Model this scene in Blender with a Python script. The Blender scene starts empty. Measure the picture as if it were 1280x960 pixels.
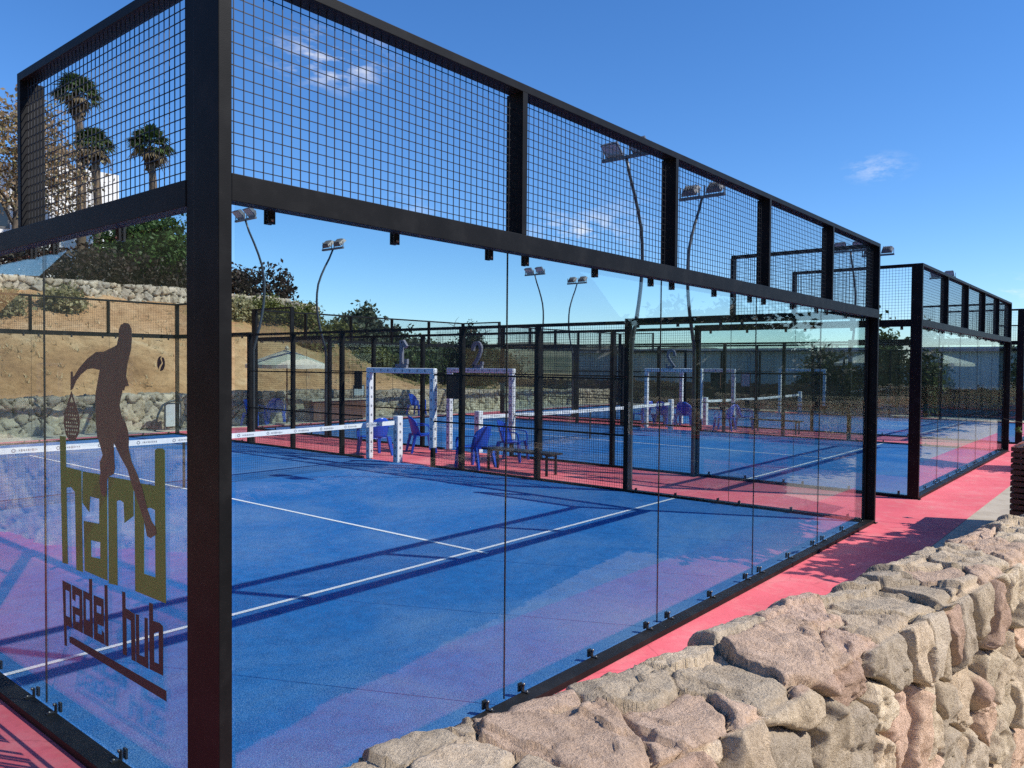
import bpy, bmesh, math, random
import numpy as np
from mathutils import Vector, Matrix
random.seed(7); RNG = np.random.default_rng(11)
SC = bpy.context.scene
COL = SC.collection
PI = math.pi

# ---------------------------------------------------------------- helpers
class MB:
    """collects boxes, tubes and polygons; build() links them as ONE mesh object"""
    def __init__(s): s.v=[]; s.f=[]; s.m=[]; s.sm=[]; s.cur=0
    def add(s, vs, fs, smooth=False):
        o=len(s.v); s.v.extend([tuple(map(float,q)) for q in vs])
        for f in fs: s.f.append([i+o for i in f]); s.m.append(s.cur); s.sm.append(smooth)
    def box(s, x0,x1,y0,y1,z0,z1, T=None):
        if x0>x1: x0,x1=x1,x0
        if y0>y1: y0,y1=y1,y0
        if z0>z1: z0,z1=z1,z0
        vs=[(x0,y0,z0),(x1,y0,z0),(x1,y1,z0),(x0,y1,z0),(x0,y0,z1),(x1,y0,z1),(x1,y1,z1),(x0,y1,z1)]
        fs=[(0,3,2,1),(4,5,6,7),(0,1,5,4),(1,2,6,5),(2,3,7,6),(3,0,4,7)]
        if T: vs=[T(*q) for q in vs]
        s.add(vs,fs)
    def tube(s, pts, r, n=8, cap=True, smooth=True):
        pts=[Vector(p) for p in pts]; k=len(pts)
        rs=r if hasattr(r,'__len__') else [r]*k
        vs=[]; up=Vector((0,0,1)); prev=None
        for i,p in enumerate(pts):
            t=(pts[min(i+1,k-1)]-pts[max(i-1,0)]).normalized()
            if prev is None:
                a=t.orthogonal().normalized()
            else:
                a=(prev-t*prev.dot(t)).normalized()
            prev=a; b=t.cross(a)
            for j in range(n):
                th=2*PI*j/n; vs.append(p+(a*math.cos(th)+b*math.sin(th))*rs[i])
        fs=[]
        for i in range(k-1):
            for j in range(n):
                fs.append((i*n+j,i*n+(j+1)%n,(i+1)*n+(j+1)%n,(i+1)*n+j))
        if cap: fs.append(tuple(reversed(range(n)))); fs.append(tuple(range((k-1)*n,k*n)))
        s.add(vs,fs,smooth)
    def prism(s, poly, P, thick):
        """poly 2D list, P(u,v,w) -> point, extruded w 0..thick"""
        n=len(poly); vs=[P(u,v,0) for u,v in poly]+[P(u,v,thick) for u,v in poly]
        fs=[tuple(reversed(range(n))),tuple(range(n,2*n))]+[(i,(i+1)%n,n+(i+1)%n,n+i) for i in range(n)]
        s.add(vs,fs)
    def build(s, name, mats, parent=None, bevel=0, recalc=True):
        me=bpy.data.meshes.new(name)
        me.from_pydata(s.v,[],s.f)
        if not isinstance(mats,(list,tuple)): mats=[mats]
        for m in mats: me.materials.append(m)
        me.polygons.foreach_set('material_index', s.m)
        me.polygons.foreach_set('use_smooth', s.sm)
        if recalc or bevel:
            bm=bmesh.new(); bm.from_mesh(me)
            bmesh.ops.recalc_face_normals(bm, faces=bm.faces)
            if bevel:
                bmesh.ops.bevel(bm, geom=[e for e in bm.edges if len(e.link_faces)==2 and e.calc_face_angle(0)>0.6], offset=bevel, segments=2, affect='EDGES', profile=.6)
            bm.to_mesh(me); bm.free()
        me.update()
        return link(name, me, parent)
def link(name, me, parent=None):
    o=bpy.data.objects.new(name, me); COL.objects.link(o)
    if parent: o.parent=parent
    return o
def tag(o, label, cat, group=None):
    o['label']=label; o['category']=cat
    if group: o['group']=group
    return o
def thing(name, label, cat, loc=(0,0,0), rz=0, group=None):
    o=bpy.data.objects.new(name,None); o.empty_display_size=.2; COL.objects.link(o)
    o.location=loc; o.rotation_euler=(0,0,rz)
    return tag(o,label,cat,group)
def struct(o, kind='structure'): o['kind']=kind; return o
def copy_tree(o, parent=None):
    c=o.copy(); COL.objects.link(c)
    if parent: c.parent=parent
    for ch in [x for x in o.children]: copy_tree(ch,c)
    return c
def dup(o, dx=0, dy=0, label=None, group=None, rz=None):
    c=copy_tree(o); c.location=(o.location.x+dx,o.location.y+dy,o.location.z)
    if label: c['label']=label
    if group: c['group']=group
    if rz is not None: c.rotation_euler=(0,0,rz)
    return c
# --- value noise (numpy)
def _h(ix,iy,iz,seed):
    n=(ix*374761393+iy*668265263+iz*2147483647+seed*1274126177)&0xffffffff
    n=((n^(n>>13))*1274126177)&0xffffffff
    return ((n^(n>>16))&0xffff)/65535.0
def vnoise(x,y,z,seed=0):
    x=np.asarray(x,float);y=np.asarray(y,float)+0*x;z=np.asarray(z,float)+0*x
    ix=np.floor(x).astype(np.int64);iy=np.floor(y).astype(np.int64);iz=np.floor(z).astype(np.int64)
    fx=x-ix;fy=y-iy;fz=z-iz
    fx=fx*fx*(3-2*fx);fy=fy*fy*(3-2*fy);fz=fz*fz*(3-2*fz)
    r=0
    for dx in (0,1):
        for dy in (0,1):
            for dz in (0,1):
                w=(fx if dx else 1-fx)*(fy if dy else 1-fy)*(fz if dz else 1-fz)
                r=r+w*_h(ix+dx,iy+dy,iz+dz,seed)
    return r*2-1
def fbm(x,y,z,oct=4,seed=0,gain=.5):
    r=0;a=1.0;t=0
    for o in range(oct):
        r=r+a*vnoise(x*2**o,y*2**o,z*2**o,seed+o*17);t+=a;a*=gain
    return r/t

# ---------------------------------------------------------------- materials
def mat(name):
    m=bpy.data.materials.new(name); m.use_nodes=True
    nt=m.node_tree; b=nt.nodes['Principled BSDF']; return m,nt,b
def N(nt,t,**kw):
    n=nt.nodes.new(t)
    for k,v in kw.items():
        if k in n.inputs: n.inputs[k].default_value=v
        else: setattr(n,k,v)
    return n
def ramp(nt, stops, interp='LINEAR'):
    r=nt.nodes.new('ShaderNodeValToRGB'); r.color_ramp.interpolation=interp
    e=r.color_ramp.elements
    while len(e)<len(stops): e.new(.5)
    for i,(p,c) in enumerate(stops):
        e[i].position=p; e[i].color=(*c,1)
    return r
def noisy(name, stops, scale=3, rough=.8, detail=6, bump=0, bscale=60, spec=.5, stretch=(1,1,1), metal=0):
    """procedural colour noise on object coordinates, with optional fine bump"""
    m,nt,b=mat(name); L=nt.links
    tc=N(nt,'ShaderNodeTexCoord'); mp=N(nt,'ShaderNodeMapping'); mp.inputs['Scale'].default_value=stretch
    L.new(tc.outputs['Object'],mp.inputs[0])
    n=N(nt,'ShaderNodeTexNoise',Scale=scale,Detail=detail,Roughness=.6); L.new(mp.outputs[0],n.inputs['Vector'])
    r=ramp(nt,stops); L.new(n.outputs['Fac'],r.inputs[0]); L.new(r.outputs[0],b.inputs['Base Color'])
    b.inputs['Roughness'].default_value=rough; b.inputs['Specular IOR Level'].default_value=spec; b.inputs['Metallic'].default_value=metal
    if bump:
        n2=N(nt,'ShaderNodeTexNoise',Scale=bscale,Detail=4); L.new(mp.outputs[0],n2.inputs['Vector'])
        bp=N(nt,'ShaderNodeBump',Strength=bump,Distance=.02); L.new(n2.outputs['Fac'],bp.inputs['Height']); L.new(bp.outputs[0],b.inputs['Normal'])
    return m
def plain(name,c,rough=.6,spec=.5,metal=0,var=.12,scale=5):
    d=tuple(x*(1-var) for x in c); u=tuple(min(1,x*(1+var)) for x in c)
    return noisy(name,[(.3,d),(.7,u)],scale=scale,rough=rough,spec=spec,metal=metal)

M={}
M['steel']=noisy('black_powder_coated_steel',[(.28,(.0075,.0078,.008)),(.5,(.011,.011,.0115)),(.75,(.021,.021,.021))],scale=5,rough=.5,detail=12,bump=.06,bscale=220,spec=.12)
M['wire']=plain('black_wire',(.012,.012,.015),rough=.5)
M['rubber']=plain('black_rubber',(.012,.012,.013),rough=.7)
M['clamp']=plain('dark_clamp_metal',(.02,.02,.022),rough=.4)
M['bolt']=plain('zinc_bolt',(.28,.27,.25),rough=.35,metal=.8)
M['line']=noisy('white_line_turf',[(.35,(.62,.64,.68)),(.7,(.82,.82,.82))],scale=60,rough=.9)
M['white']=noisy('white_vinyl_pad',[(.3,(.66,.67,.70)),(.7,(.80,.80,.81))],scale=8,rough=.45)
M['print']=plain('grey_print',(.22,.22,.26),rough=.5)
M['tape']=noisy('white_net_band',[(.3,(.70,.71,.73)),(.7,(.82,.82,.82))],scale=12,rough=.6)
M['net']=plain('dark_net_cord',(.015,.016,.02),rough=.8)
M['pole']=plain('dark_grey_pole_paint',(.045,.055,.06),rough=.35)
M['lamp']=plain('lamp_housing_grey',(.10,.105,.11),rough=.45)
M['lens']=plain('lamp_glass_pale',(.42,.44,.44),rough=.2)
M['number']=plain('grey_painted_steel_number',(.17,.17,.20),rough=.4)
M['blue_plastic']=noisy('blue_moulded_plastic',[(.3,(.010,.065,.46)),(.7,(.014,.085,.55))],scale=6,rough=.32)
M['canvas']=noisy('beige_canvas',[(.3,(.60,.54,.42)),(.7,(.70,.64,.52))],scale=7,rough=.85)
M['wood_brown']=noisy('brown_stained_wood',[(.3,(.10,.045,.025)),(.7,(.20,.09,.045))],scale=4,rough=.6,stretch=(1,1,12))
M['wood_red']=noisy('red_brown_slat_wood',[(.3,(.24,.070,.042)),(.7,(.36,.115,.065))],scale=6,rough=.55,stretch=(2,2,14))
M['board_black']=plain('black_board',(.012,.013,.012),rough=.5)
M['board_pale']=plain('pale_board',(.46,.50,.50),rough=.5)
M['render_white']=noisy('white_render',[(.3,(.74,.73,.70)),(.7,(.82,.81,.79))],scale=2,rough=.9)
M['dark_glass']=plain('dark_window_glass',(.02,.025,.03),rough=.08)
M['cladding']=noisy('blue_grey_cladding',[(.3,(.27,.40,.44)),(.7,(.35,.48,.52))],scale=.6,rough=.5,stretch=(1,1,.2))
M['roof_pale']=plain('pale_metal_roof',(.40,.44,.46),rough=.4)
M['reed']=noisy('brown_reed',[(.25,(.045,.034,.02)),(.55,(.10,.075,.04)),(.8,(.16,.12,.065))],scale=7,rough=.95,stretch=(9,9,.7),bump=.5,bscale=30)
def filmmat(name,c):
    m=plain(name,c,rough=.5,var=.05); nt=m.node_tree; L=nt.links; b=nt.nodes['Principled BSDF']; out=nt.nodes['Material Output']
    t=N(nt,'ShaderNodeBsdfTranslucent'); t.inputs[0].default_value=(*[min(1,x*1.2) for x in c],1); mx=N(nt,'ShaderNodeMixShader'); mx.inputs[0].default_value=.42
    L.new(b.outputs[0],mx.inputs[1]); L.new(t.outputs[0],mx.inputs[2]); L.new(mx.outputs[0],out.inputs[0]); return m
M['olive']=filmmat('olive_vinyl_film',(.27,.40,.14))
M['player_film']=filmmat('brown_vinyl_film_lit',(.26,.245,.18))  # player and racket: lettering's brown film, see-through brightness put into the colour
M['brown_film']=filmmat('brown_vinyl_film',(.10,.095,.10))
M['bark']=noisy('bark',[(.3,(.06,.045,.03)),(.7,(.16,.12,.085))],scale=12,rough=.95,bump=.5,bscale=25,stretch=(1,1,.3))
M['palm_bark']=noisy('palm_bark',[(.3,(.07,.05,.035)),(.7,(.20,.15,.10))],scale=9,rough=.95,bump=.6,bscale=30,stretch=(.6,.6,4))
M['soil']=plain('dark_soil',(.05,.035,.025),rough=1,var=.3,scale=30)

# glass: two sheets per pane, each partly mirror by the Schlick angle law
def make_glass():
    m=bpy.data.materials.new('toughened_glass'); m.use_nodes=True; nt=m.node_tree; nt.nodes.clear(); L=nt.links
    out=N(nt,'ShaderNodeOutputMaterial'); mix=N(nt,'ShaderNodeMixShader')
    tr=N(nt,'ShaderNodeBsdfTransparent'); tr.inputs[0].default_value=(.932,.972,.966,1)
    gl=N(nt,'ShaderNodeBsdfGlossy',Roughness=0.0); gl.inputs[0].default_value=(1,1,1,1)
    ge=N(nt,'ShaderNodeNewGeometry'); dt=N(nt,'ShaderNodeVectorMath',operation='DOT_PRODUCT')
    L.new(ge.outputs['Normal'],dt.inputs[0]); L.new(ge.outputs['Incoming'],dt.inputs[1])
    ab=N(nt,'ShaderNodeMath',operation='ABSOLUTE'); L.new(dt.outputs['Value'],ab.inputs[0])
    s1=N(nt,'ShaderNodeMath',operation='SUBTRACT'); s1.inputs[0].default_value=1; L.new(ab.outputs[0],s1.inputs[1])
    pw=N(nt,'ShaderNodeMath',operation='POWER'); L.new(s1.outputs[0],pw.inputs[0]); pw.inputs[1].default_value=5
    ml=N(nt,'ShaderNodeMath',operation='MULTIPLY_ADD'); L.new(pw.outputs[0],ml.inputs[0]); ml.inputs[1].default_value=.80; ml.inputs[2].default_value=.037
    L.new(ml.outputs[0],mix.inputs[0]); L.new(tr.outputs[0],mix.inputs[1]); L.new(gl.outputs[0],mix.inputs[2]); # a faint film of dust and wiped smears
    tc=N(nt,'ShaderNodeTexCoord'); mp=N(nt,'ShaderNodeMapping'); mp.inputs['Scale'].default_value=(1,1,.45); L.new(tc.outputs['Object'],mp.inputs[0])
    n1=N(nt,'ShaderNodeTexNoise',Scale=1.6,Detail=9,Roughness=.68,Distortion=.6); L.new(mp.outputs[0],n1.inputs['Vector'])
    r1=ramp(nt,[(.50,(.0005,.0005,.0005)),(.78,(.010,.010,.010))]); L.new(n1.outputs['Fac'],r1.inputs[0])
    df=N(nt,'ShaderNodeBsdfDiffuse'); df.inputs[0].default_value=(.55,.55,.52,1)
    m2=N(nt,'ShaderNodeMixShader'); L.new(r1.outputs[0],m2.inputs[0]); L.new(mix.outputs[0],m2.inputs[1]); L.new(df.outputs[0],m2.inputs[2])
    L.new(m2.outputs[0],out.inputs[0])
    return m
M['glass']=make_glass()

def make_turf():
    m,nt,b=mat('blue_turf'); L=nt.links
    tc=N(nt,'ShaderNodeTexCoord')
    big=N(nt,'ShaderNodeTexNoise',Scale=.42,Detail=7,Roughness=.62,Distortion=.8); L.new(tc.outputs['Object'],big.inputs['Vector'])
    mid=N(nt,'ShaderNodeTexNoise',Scale=6,Detail=5,Roughness=.7); L.new(tc.outputs['Object'],mid.inputs['Vector'])
    fin=N(nt,'ShaderNodeTexNoise',Scale=130,Detail=3,Roughness=.7); L.new(tc.outputs['Object'],fin.inputs['Vector'])
    r=ramp(nt,[(.35,(.006,.130,.40)),(.65,(.012,.190,.54))]); L.new(mid.outputs['Fac'],r.inputs[0])
    # pale sand left between the fibres, more of it in some patches
    a=N(nt,'ShaderNodeMath',operation='MULTIPLY_ADD'); L.new(big.outputs['Fac'],a.inputs[0]); a.inputs[1].default_value=.62; L.new(fin.outputs['Fac'],a.inputs[2])
    sx=N(nt,'ShaderNodeSeparateXYZ'); L.new(tc.outputs['Object'],sx.inputs[0])
    dr=N(nt,'ShaderNodeMapRange'); dr.inputs['From Min'].default_value=.1; dr.inputs['From Max'].default_value=2.2; dr.inputs['To Min'].default_value=.085; dr.inputs['To Max'].default_value=0; L.new(sx.outputs['Y'],dr.inputs['Value'])
    a2=N(nt,'ShaderNodeMath',operation='ADD'); L.new(a.outputs[0],a2.inputs[0]); L.new(dr.outputs[0],a2.inputs[1]); a=a2
    sr=ramp(nt,[(.80,(0,0,0)),(.98,(.9,.9,.9))]); L.new(a.outputs[0],sr.inputs[0])
    mx=N(nt,'ShaderNodeMix',data_type='RGBA'); L.new(sr.outputs[0],mx.inputs['Factor']); L.new(r.outputs[0],mx.inputs[6]); mx.inputs[7].default_value=(.16,.30,.52,1)
    dk=N(nt,'ShaderNodeMix',data_type='RGBA',blend_type='MULTIPLY'); dk.inputs['Factor'].default_value=.75
    fr=ramp(nt,[(.36,(.30,.34,.42)),(.62,(1,1,1))]); L.new(fin.outputs['Fac'],fr.inputs[0]); L.new(mx.outputs[2],dk.inputs[6]); L.new(fr.outputs[0],dk.inputs[7])
    L.new(dk.outputs[2],b.inputs['Base Color']); b.inputs['Roughness'].default_value=.85; b.inputs['Specular IOR Level'].default_value=.25
    bp=N(nt,'ShaderNodeBump',Strength=.5,Distance=.01); L.new(fin.outputs['Fac'],bp.inputs['Height']); L.new(bp.outputs[0],b.inputs['Normal'])
    return m
M['turf']=make_turf()
def make_pink():
    m,nt,b=mat('pink_court_paint'); L=nt.links
    tc=N(nt,'ShaderNodeTexCoord')
    n=N(nt,'ShaderNodeTexNoise',Scale=.9,Detail=8,Roughness=.65); L.new(tc.outputs['Object'],n.inputs['Vector'])
    r=ramp(nt,[(.3,(.66,.10,.125)),(.52,(.78,.135,.162)),(.75,(.78,.24,.25))]); L.new(n.outputs['Fac'],r.inputs[0])
    n2=N(nt,'ShaderNodeTexNoise',Scale=25,Detail=6,Roughness=.75); L.new(tc.outputs['Object'],n2.inputs['Vector'])
    r2=ramp(nt,[(.3,(.72,.70,.70)),(.5,(1,1,1))]); L.new(n2.outputs['Fac'],r2.inputs[0])
    mx=N(nt,'ShaderNodeMix',data_type='RGBA',blend_type='MULTIPLY'); mx.inputs['Factor'].default_value=.6
    L.new(r.outputs[0],mx.inputs[6]); L.new(r2.outputs[0],mx.inputs[7]); dn=N(nt,'ShaderNodeTexNoise',Scale=2.6,Detail=10,Roughness=.72,Distortion=.5); L.new(tc.outputs['Object'],dn.inputs['Vector'])
    dr=ramp(nt,[(.50,(0,0,0)),(.74,(.42,.42,.42))]); L.new(dn.outputs['Fac'],dr.inputs[0])
    dm=N(nt,'ShaderNodeMix',data_type='RGBA'); L.new(dr.outputs[0],dm.inputs['Factor']); L.new(mx.outputs[2],dm.inputs[6]); dm.inputs[7].default_value=(.62,.40,.34,1)
    vo=N(nt,'ShaderNodeTexVoronoi',feature='DISTANCE_TO_EDGE',Scale=.55); wv=N(nt,'ShaderNodeMix',data_type='VECTOR'); wv.inputs['Factor'].default_value=.12
    L.new(tc.outputs['Object'],wv.inputs[4]); L.new(dn.outputs['Color'],wv.inputs[5]); L.new(wv.outputs[1],vo.inputs['Vector'])
    cr=ramp(nt,[(.0,(.55,.5,.5)),(.004,(1,1,1))]); L.new(vo.outputs['Distance'],cr.inputs[0])
    cm=N(nt,'ShaderNodeMix',data_type='RGBA',blend_type='MULTIPLY'); cm.inputs['Factor'].default_value=.6; L.new(dm.outputs[2],cm.inputs[6]); L.new(cr.outputs[0],cm.inputs[7])
    L.new(cm.outputs[2],b.inputs['Base Color'])
    b.inputs['Roughness'].default_value=.8
    bp=N(nt,'ShaderNodeBump',Strength=.15,Distance=.01); L.new(n2.outputs['Fac'],bp.inputs['Height']); L.new(bp.outputs[0],b.inputs['Normal'])
    return m
M['pink']=make_pink()
M['concrete']=noisy('worn_concrete',[(.3,(.38,.32,.24)),(.5,(.48,.415,.32)),(.75,(.54,.475,.375))],scale=2.5,rough=.95,detail=9,bump=.25,bscale=90)
M['sand']=noisy('dry_sandy_ground',[(.3,(.26,.20,.13)),(.5,(.36,.28,.19)),(.75,(.44,.36,.26))],scale=1.2,rough=1,detail=9,bump=.4,bscale=30)
def make_dirt():
    m,nt,b=mat('dry_slope_dirt'); L=nt.links
    tc=N(nt,'ShaderNodeTexCoord')
    n=N(nt,'ShaderNodeTexNoise',Scale=.35,Detail=9,Roughness=.68); L.new(tc.outputs['Object'],n.inputs['Vector'])
    r=ramp(nt,[(.30,(.25,.13,.06)),(.43,(.42,.24,.115)),(.55,(.52,.325,.17)),(.70,(.64,.47,.29))]); L.new(n.outputs['Fac'],r.inputs[0])
    n2=N(nt,'ShaderNodeTexNoise',Scale=4,Detail=8,Roughness=.75); L.new(tc.outputs['Object'],n2.inputs['Vector'])
    r2=ramp(nt,[(.32,(.50,.44,.34)),(.5,(.95,.92,.85)),(.72,(1.15,1.1,1.0))]); L.new(n2.outputs['Fac'],r2.inputs[0])
    mx=N(nt,'ShaderNodeMix',data_type='RGBA',blend_type='MULTIPLY'); mx.inputs['Factor'].default_value=.85
    L.new(r.outputs[0],mx.inputs[6]); L.new(r2.outputs[0],mx.inputs[7])
    # green-tinged growth on the eastern end of the slope (attribute painted from position)
    at=N(nt,'ShaderNodeVertexColor',layer_name='Col'); 
    gm=N(nt,'ShaderNodeMix',data_type='RGBA'); ng=ramp(nt,[(.4,(0,0,0)),(.6,(1,1,1))]); L.new(n2.outputs['Fac'],ng.inputs[0])
    mm=N(nt,'ShaderNodeMath',operation='MULTIPLY'); L.new(at.outputs[0],mm.inputs[0]); L.new(ng.outputs[0],mm.inputs[1])
    L.new(mm.outputs[0],gm.inputs['Factor']); L.new(mx.outputs[2],gm.inputs[6]); gm.inputs[7].default_value=(.13,.13,.035,1)
    L.new(gm.outputs[2],b.inputs['Base Color']); b.inputs['Roughness'].default_value=1
    bp=N(nt,'ShaderNodeBump',Strength=.7,Distance=.08); L.new(n2.outputs['Fac'],bp.inputs['Height']); L.new(bp.outputs[0],b.inputs['Normal'])
    return m
M['dirt']=make_dirt()
def make_stone():
    m,nt,b=mat('rough_field_stone'); L=nt.links
    at=N(nt,'ShaderNodeVertexColor',layer_name='Col'); tc=N(nt,'ShaderNodeTexCoord')
    n=N(nt,'ShaderNodeTexNoise',Scale=11,Detail=10,Roughness=.78); L.new(tc.outputs['Object'],n.inputs['Vector'])
    r=ramp(nt,[(.30,(.40,.37,.33)),(.43,(.85,.82,.79)),(.58,(1.05,1.04,1.03)),(.72,(1.38,1.34,1.3))]); L.new(n.outputs['Fac'],r.inputs[0])
    n3=N(nt,'ShaderNodeTexNoise',Scale=95,Detail=5,Roughness=.7); L.new(tc.outputs['Object'],n3.inputs['Vector'])
    r3=ramp(nt,[(.36,(.50,.46,.42)),(.48,(1,1,1)),(.66,(1.38,1.38,1.36))]); L.new(n3.outputs['Fac'],r3.inputs[0])
    mx=N(nt,'ShaderNodeMix',data_type='RGBA',blend_type='MULTIPLY'); mx.inputs['Factor'].default_value=.8
    L.new(at.outputs[0],mx.inputs[6]); L.new(r.outputs[0],mx.inputs[7])
    m2=N(nt,'ShaderNodeMix',data_type='RGBA',blend_type='MULTIPLY'); m2.inputs['Factor'].default_value=.42
    L.new(mx.outputs[2],m2.inputs[6]); L.new(r3.outputs[0],m2.inputs[7])
    L.new(m2.outputs[2],b.inputs['Base Color']); b.inputs['Roughness'].default_value=.95; b.inputs['Specular IOR Level'].default_value=.2
    ad=N(nt,'ShaderNodeMath',operation='MULTIPLY_ADD'); L.new(n3.outputs['Fac'],ad.inputs[0]); ad.inputs[1].default_value=.35; L.new(n.outputs['Fac'],ad.inputs[2])
    bp=N(nt,'ShaderNodeBump',Strength=1.0,Distance=.035); L.new(ad.outputs[0],bp.inputs['Height']); L.new(bp.outputs[0],b.inputs['Normal'])
    return m
M['stone']=make_stone()
def leafmat(name):
    m,nt,b=mat(name); L=nt.links
    at=N(nt,'ShaderNodeVertexColor',layer_name='Col'); L.new(at.outputs[0],b.inputs['Base Color'])
    b.inputs['Roughness'].default_value=.55; b.inputs['Specular IOR Level'].default_value=.35
    tl=N(nt,'ShaderNodeBsdfTranslucent'); L.new(at.outputs[0],tl.inputs[0])
    mx=N(nt,'ShaderNodeMixShader'); mx.inputs[0].default_value=.3
    out=nt.nodes['Material Output']; L.new(b.outputs[0],mx.inputs[1]); L.new(tl.outputs[0],mx.inputs[2]); L.new(mx.outputs[0],out.inputs[0])
    return m
M['leaf']=leafmat('leaves')

# ---------------------------------------------------------------- world, sun, camera
SUNV=Vector((.47,-.965,1)).normalized()
w=bpy.data.worlds.new('World'); SC.world=w; w.use_nodes=True
nt=w.node_tree; L=nt.links; bg=nt.nodes['Background']; outw=nt.nodes['World Output']
sky=N(nt,'ShaderNodeTexSky'); sky.sky_type='NISHITA'; sky.sun_disc=False
sky.sun_elevation=math.asin(SUNV.z); sky.sun_rotation=math.atan2(SUNV.x,SUNV.y)
sky.altitude=300; sky.air_density=1.0; sky.dust_density=.0; sky.ozone_density=3.2
bg.inputs['Strength'].default_value=.12
hsv=N(nt,'ShaderNodeHueSaturation'); hsv.inputs['Saturation'].default_value=1.2
L.new(sky.outputs[0],hsv.inputs['Color']); tint=N(nt,'ShaderNodeMix',data_type='RGBA',blend_type='MULTIPLY'); tint.inputs['Factor'].default_value=1; tint.inputs[7].default_value=(.80,.97,1.20,1)
L.new(hsv.outputs[0],tint.inputs[6]); L.new(tint.outputs[2],bg.inputs['Color'])
# wisps of cloud: stretched noise, thresholded, kept to a few parts of the sky dome
CAM_F=Vector((0.769594,0.638039,-0.025112)); CAM_R=Vector((0.638378,-0.769679,0.008247)); CAM_U=Vector((0.014067,0.022378,0.999651))
CLOUDS=[((.568,.745,.3495),.9992,.9),((.81,.563,.164),.9993,.95),((.942,.25,.2237),.9998,.55),((.6627,.7251,.1872),.9994,.22),((.988,.127,.0845),.9998,.5),((.8358,.5154,.1893),.9994,.25)]
tc=N(nt,'ShaderNodeTexCoord'); mp=N(nt,'ShaderNodeMapping'); mp.inputs['Scale'].default_value=(9,9,26); L.new(tc.outputs['Generated'],mp.inputs[0])
nz=N(nt,'ShaderNodeTexNoise',Scale=2.2,Detail=8,Roughness=.62); L.new(mp.outputs[0],nz.inputs['Vector'])
acc=None
nrm=N(nt,'ShaderNodeVectorMath',operation='NORMALIZE'); L.new(tc.outputs['Generated'],nrm.inputs[0])
for d,c0,a in CLOUDS:
    d=Vector(d).normalized()
    sc=N(nt,'ShaderNodeVectorMath',operation='DISTANCE'); sc.inputs[1].default_value=d
    # flatten so that a wisp is wider than tall
    ml=N(nt,'ShaderNodeVectorMath',operation='MULTIPLY'); ml.inputs[1].default_value=(1,1,2.2); L.new(nrm.outputs[0],ml.inputs[0])
    sc.inputs[1].default_value=(d.x,d.y,d.z*2.2); L.new(ml.outputs[0],sc.inputs[0])
    R=math.sqrt(2*(1-c0))*2.2
    mr=N(nt,'ShaderNodeMapRange'); mr.inputs['From Min'].default_value=R; mr.inputs['From Max'].default_value=R*.15; mr.inputs['To Min'].default_value=0; mr.inputs['To Max'].default_value=a
    L.new(sc.outputs['Value'],mr.inputs['Value'])
    if acc is None: acc=mr.outputs[0]
    else:
        mxn=N(nt,'ShaderNodeMath',operation='MAXIMUM'); L.new(acc,mxn.inputs[0]); L.new(mr.outputs[0],mxn.inputs[1]); acc=mxn.outputs[0]
rr=ramp(nt,[(.46,(0,0,0)),(.72,(1,1,1))]); L.new(nz.outputs['Fac'],rr.inputs[0])
mm=N(nt,'ShaderNodeMath',operation='MULTIPLY'); L.new(acc,mm.inputs[0]); L.new(rr.outputs[0],mm.inputs[1])
bg2=N(nt,'ShaderNodeBackground'); bg2.inputs[0].default_value=(1,.98,.96,1); bg2.inputs[1].default_value=.95
mxs=N(nt,'ShaderNodeMixShader'); L.new(mm.outputs[0],mxs.inputs[0]); L.new(bg.outputs[0],mxs.inputs[1]); L.new(bg2.outputs[0],mxs.inputs[2]); L.new(mxs.outputs[0],outw.inputs[0])

sl=bpy.data.lights.new('sun','SUN'); sl.energy=4.2; sl.angle=math.radians(.5); sl.color=(1,.95,.87)
so=bpy.data.objects.new('sun',sl); COL.objects.link(so); so.rotation_euler=SUNV.to_track_quat('Z','Y').to_euler(); so.location=(0,-20,30)
cd=bpy.data.cameras.new('camera'); cam=bpy.data.objects.new('camera',cd); COL.objects.link(cam); SC.camera=cam
cd.sensor_width=36; cd.lens=27.525; cd.clip_start=.05; cd.clip_end=3000
cam.matrix_world=Matrix(((CAM_R.x,CAM_U.x,-CAM_F.x,-1.8653),(CAM_R.y,CAM_U.y,-CAM_F.y,-3.1159),(CAM_R.z,CAM_U.z,-CAM_F.z,2.2404),(0,0,0,1)))
vs=SC.view_settings; vs.view_transform='Standard'; vs.look='None'; vs.exposure=0.3; vs.gamma=1; vs.use_curve_mapping=False
SC.render.engine='CYCLES'
cy=SC.cycles; cy.transparent_max_bounces=64; cy.max_bounces=8; cy.diffuse_bounces=3; cy.glossy_bounces=4; cy.transmission_bounces=6
cy.use_denoising=False; cy.use_adaptive_sampling=False; cy.sample_clamp_indirect=6
try: cy.denoiser='OPENIMAGEDENOISE'
except Exception: pass
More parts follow.
